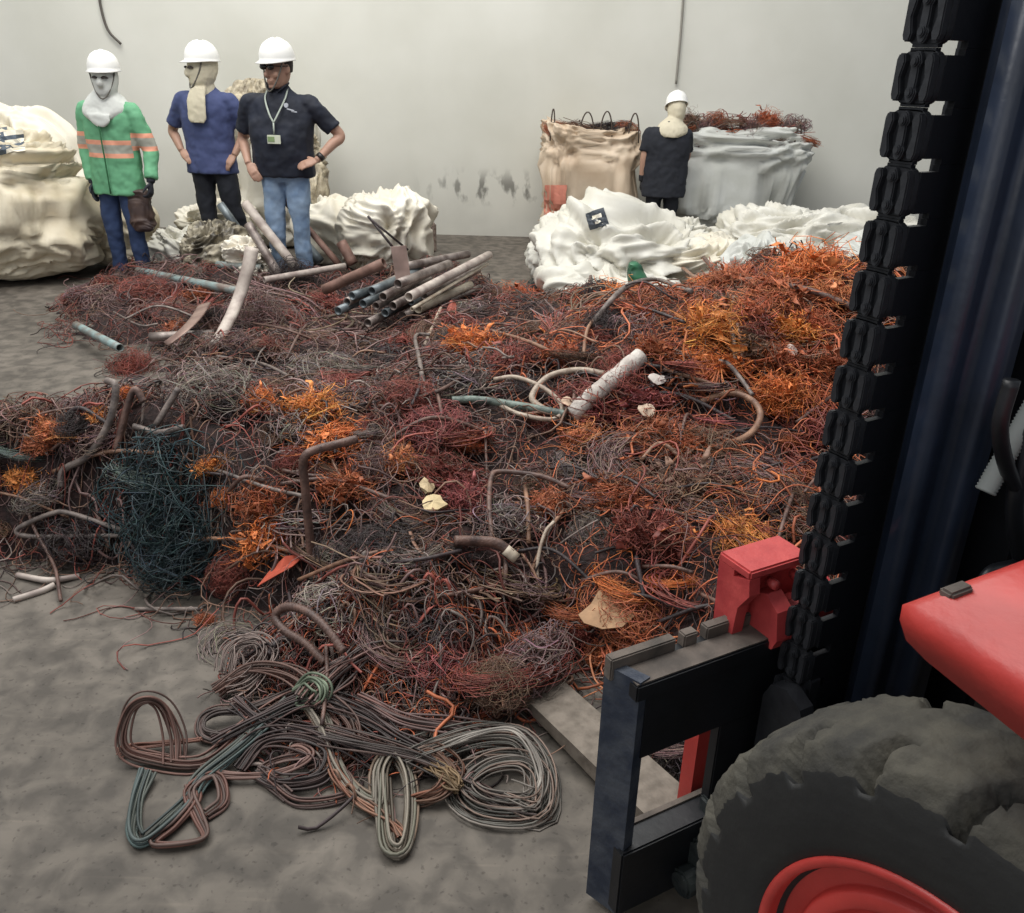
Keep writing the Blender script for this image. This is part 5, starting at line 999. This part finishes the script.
# mast rails and lift cylinders
mast = bpy.data.objects.new('mast', None); COL.objects.link(mast); mast.parent = fl
def rail(nm, x0, x1, y0, y1, z0, z1, m, bev): bm = bmesh.new(); add_box2(bm, (x0, y0, z0), (x1, y1, z1)); return bm_obj(nm, bm, m, mast, bev > .02, bev, seg=6 if bev > .02 else 2)
rail('outer_rail', .438, .575, -.30, -.17, .12, 2.5, M_NAVYP, .045)
rail('inner_rail', .50, .60, -.17, -.10, .10, 2.5, M_BLACKP, .006)
rail('rear_rail', .62, .70, -.34, -.20, .12, 2.5, M_BLACKP, .012)
rail('blackout_panel', .60, 1.3, -.17, -.14, .10, 2.5, M_BLACKP, .004)  # wide dark panel added to black out the view right of the rails
rail('right_rail', 1.12, 1.25, -.30, -.12, .12, 2.5, M_NAVYP, .03)
rail('grey_blue_plate', .70, .74, -.44, -.20, .80, 1.02, mat('slate_paint', '3a4656', .5), .01)
bm = bmesh.new(); add_cyl(bm, (.78, -.26, .12), (.78, -.26, 2.4), .04, n=20); bm_obj('lift_cylinder', bm, M_BLACKP, mast, True)
# cable carrier: side band of links, cross bars
cc = bpy.data.objects.new('cable_carrier', None); COL.objects.link(cc); cc.parent = fl; cc['label'] = 'black plastic cable carrier chain'
PITCHZ = .0815; Z0 = 1.687
def link_mesh():
    bm = bmesh.new(); w = .040; h = .0375
    out = []
    for i in range(28):
        t = 2*PI*i/28; c, s_ = math.cos(t), math.sin(t); out.append((w*math.copysign(abs(c)**.35, c)*(1 + .06*math.cos(2*t)), h*math.copysign(abs(s_)**.5, s_)))
    add_prism(bm, out, 'x', .0, .016)
    for sy in (-1, 1):   # raised rims along both edges
        add_prism(bm, [(sy*.040, -.024), (sy*.040, .024), (sy*.036, .033), (sy*.024, .033), (sy*.020, .022), (sy*.026, 0), (sy*.020, -.022), (sy*.024, -.033), (sy*.036, -.033)][::sy], 'x', -.012, .002)
    dog = []
    for i in range(32):
        t = 2*PI*i/32; c, s_ = math.cos(t), math.sin(t); dog.append(((.015 if abs(s_) > .45 else .0095)*math.copysign(abs(c)**.8, c) + .0, .036*s_))
    add_prism(bm, dog, 'x', -.010, .002)
    for z in (-.020, .022): add_cyl(bm, (-.015, 0, z), (-.008, 0, z), .0075, n=14)
    bmesh.ops.scale(bm, vec=(1, .82, 1), verts=bm.verts); bmesh.ops.recalc_face_normals(bm, faces=bm.faces); bmesh.ops.bevel(bm, geom=[e for e in bm.edges if e.calc_face_angle(0) > .9], offset=.002, segments=2, affect='EDGES', clamp_overlap=True)
    me = bpy.data.meshes.new('chain_link'); bm.to_mesh(me); bm.free(); me.materials.append(M_CHAIN); return me
LK = link_mesh(); n = 0
bmB = bmesh.new(); add_box2(bmB, (.012, -.036, -.031), (.050, -.024, .031)); add_box2(bmB, (.002, -.022, -.0405), (.013, .022, .0405)); add_box2(bmB, (.050, -.036, -.0405), (.125, -.024, .0405)); bmesh.ops.recalc_face_normals(bmB, faces=bmB.faces); MB_ = bpy.data.meshes.new('cross_bar'); bmB.to_mesh(MB_); bmB.free(); MB_.materials.append(M_BLACKP)
bmB = bmesh.new(); add_box2(bmB, (.120, -.036, -.043), (.136, .034, .043)); MR_ = bpy.data.meshes.new('far_side_link'); bmB.to_mesh(MR_); bmB.free(); MR_.materials.append(M_BLACKP)
for i in range(-5, 16):
    z = Z0 - .038 - i*PITCHZ
    if z < .42: break
    x = .396 - .020*(1.7 - z)
    for nm, me in (('chain_link', LK), ('cross_bar', MB_), ('far_side_link', MR_)): o = link(nm, me, cc); o.location = (x, -.12, z)
# wheel
WA = math.radians(33) - FA; wc = FO.copy(); c_ = Vector((.571, .709, 0)) - FO; ca, sa = math.cos(-FA), math.sin(-FA)
wh = bpy.data.objects.new('front_wheel', None); COL.objects.link(wh); wh.parent = fl; wh.location = (c_.x*ca - c_.y*sa - .012, c_.x*sa + c_.y*ca + .012, .45); wh.rotation_euler = (0, 0, WA)
def tyre():
    NT = 360; prof = [(.035, .262, 0), (.012, .280, 0), (.004, .300, 0), (.000, .340, 0), (.002, .380, 0), (.006, .405, 1), (.012, .418, 1), (.016, .428, 1), (.026, .440, 1), (.045, .447, 1), (.075, .450, 1), (.115, .452, 1), (.155, .450, 1), (.19, .447, 1), (.215, .435, 1), (.225, .41, 0), (.23, .34, 0), (.22, .27, 0)]
    p = []; 
    for a, b in zip(prof, prof[1:]):
        for t in (0, .34, .67): p.append((a[0]+(b[0]-a[0])*t, a[1]+(b[1]-a[1])*t, a[2] if t < .5 else b[2], a[2]))
    p.append((*prof[-1][:2], 0, 0)); NPf = len(p); th = np.linspace(0, 2*PI, NT, endpoint=False); V = []; nz = Noise(77, 3, 6, 14, .6)
    for (ax, r, tr, _) in p:
        u = abs(ax - .115)/.115; ph = (th*20/(2*PI) + .25*(ax > .115) + .5*(u)) % 1.0; gr = ((ph < .17) & (u > .35)) if tr else np.zeros(NT, bool)
        gr2 = (ph < .22) if (tr and u > .80) else np.zeros(NT, bool); rr = r - .030*gr - .008*gr2
        rr = rr + (.0025*nz(np.c_[np.cos(th)*2, np.sin(th)*2, np.full(NT, ax*6)]) if tr else 0)
        axx = ax + (.016*gr if ax < .06 else 0)*np.ones(NT)
        V.append(np.c_[axx, rr*np.cos(th), rr*np.sin(th)])
    V = np.vstack(V); i = np.arange(NPf-1)[:, None]*NT; j = np.arange(NT)[None]; j2 = (j+1) % NT; Fq = np.stack([i+j, i+j2, i+NT+j2, i+NT+j], -1).reshape(-1, 4)
    mi = np.repeat([1 if p[k][3] else 0 for k in range(NPf-1)], NT); return link('tyre', np_mesh('tyre', V, Fq, True, (M_SIDE, M_TREAD), midx=mi), wh)
ty = tyre(); ty['label'] = 'worn black pneumatic tyre'
def revolve(prof, k=96):
    th = np.linspace(0, 2*PI, k, endpoint=False); V = np.vstack([np.c_[np.full(k, a), r*np.cos(th), r*np.sin(th)] for a, r in prof]); n = len(prof)
    i = np.arange(n-1)[:, None]*k; j = np.arange(k)[None]; j2 = (j+1) % k; return V, np.stack([i+j, i+j2, i+k+j2, i+k+j], -1).reshape(-1, 4)
V, Fq = revolve([(.05, .275), (.018, .285), (.006, .285), (.004, .280), (.005, .272), (.010, .269), (.032, .268), (.036, .266), (.038, .262), (.040, .236), (.038, .233), (.026, .230), (.023, .226), (.023, .208), (.026, .204), (.052, .198), (.075, .185), (.09, .15), (.09, .08), (.06, .075), (.055, .01)]); link('rim', np_mesh('rim', V, Fq, True, (M_RED,)), wh)['label'] = 'red steel rim'
for i in range(6): a = i*PI/3; bm = bmesh.new(); add_cyl(bm, (.07, .115*math.cos(a), .115*math.sin(a)), (.095, .115*math.cos(a), .115*math.sin(a)), .014, n=6); bm_obj('wheel_nut', bm, M_DUST, wh)
# fender over the wheel
bm = bmesh.new(); add_prism(bm, [(-.555, 1.095), (-.575, 1.105), (-.80, 1.10), (-1.2, 1.10), (-1.2, 1.005), (-.86, 1.01), (-.75, 1.026), (-.66, 1.038), (-.60, 1.046), (-.57, 1.055), (-.556, 1.075)], 'x', .0, .62)
bm_obj('fender', bm, M_RED, fl, True, .022, seg=4)['label'] = 'glossy red mudguard'
bm = bmesh.new(); add_box2(bm, (.045, -.583, 1.10), (.085, -.565, 1.112)); bm_obj('fender_bolt', bm, M_DUST, fl, False, .003)
V, Fq = ball((.30, -.72, 1.13), (.10, .09, .06)); bo = link('red_knob', poly_mesh('red_knob', V, Fq, M_REDW), fl); bo['label'] = 'rounded pink-red bulge'
# hoses and ribbed boot at the right edge
def floc(px, py, yf):
    d = Vector(ray(px, py)); yd = Vector((-math.sin(FA), math.cos(FA), 0)); P0 = FO + yd*yf; t = (P0 - Vector(Cv)).dot(yd)/d.dot(yd); q = Vector(Cv) + d*t - FO
    return Vector((q.x*ca - q.y*sa, q.x*sa + q.y*ca, q.z))
a, b = floc(985, 492, -.36), floc(1040, 395, -.36); t = np.linspace(0, 1, 60); P = np.outer(1-t, a) + np.outer(t, b); V, Fq = tube_arrays(P, .016*(1 + .15*(np.arange(60) % 2)), 12, flat=.6); link('ribbed_strap', poly_mesh('ribbed_strap', V, Fq, mat('light_grey_rubber', '6d716f', .6)), fl)
for pts, r_ in (([(978, 590), (990, 572), (1010, 566), (1034, 560)], .010), ([(1012, 380), (1000, 430), (1012, 480), (1034, 500)], .012), ([(1034, 430), (1015, 500), (1022, 560), (1034, 570)], .014)):
    V, Fq = tube_arrays(spline([floc(x, y, -.38) for x, y in pts], 24), r_, 8); link('hydraulic_hose', poly_mesh('hydraulic_hose', V, Fq, M_BLACKP), fl)
# cowl and chassis behind the mast
bm = bmesh.new(); add_box2(bm, (.42, -1.3, .35), (1.3, -.62, .95)); bm_obj('chassis', bm, M_BLACKP, fl, False, .02)

for i, (x, y, k, c) in enumerate(((672, 742, 'net', 'mauve'), (690, 752, 'tangle', 'dark'), (664, 730, 'sticks', 'grey'))):
    p = onz(x, y, .04); clump(k, p, .10, c, ['mauve curled wire', 'dark wire tangle', 'grey cable offcuts'][i] + ' seen through the opening of the black carriage', None, .6)
for i, (x, y, k, c, r_) in enumerate(((512, 668, 'net', 'red', .15), (535, 664, 'tangle', 'mauve', .13), (500, 684, 'fine', 'brown', .11))):
    clump(k, onz(x, y, .09), r_, c, ['dark red curled wire draped over the fork tip', 'mauve wire tangle lying on the fork just behind the dark red curls', 'brown matted wire at the front corner of the fork tip'][i], None, .6)
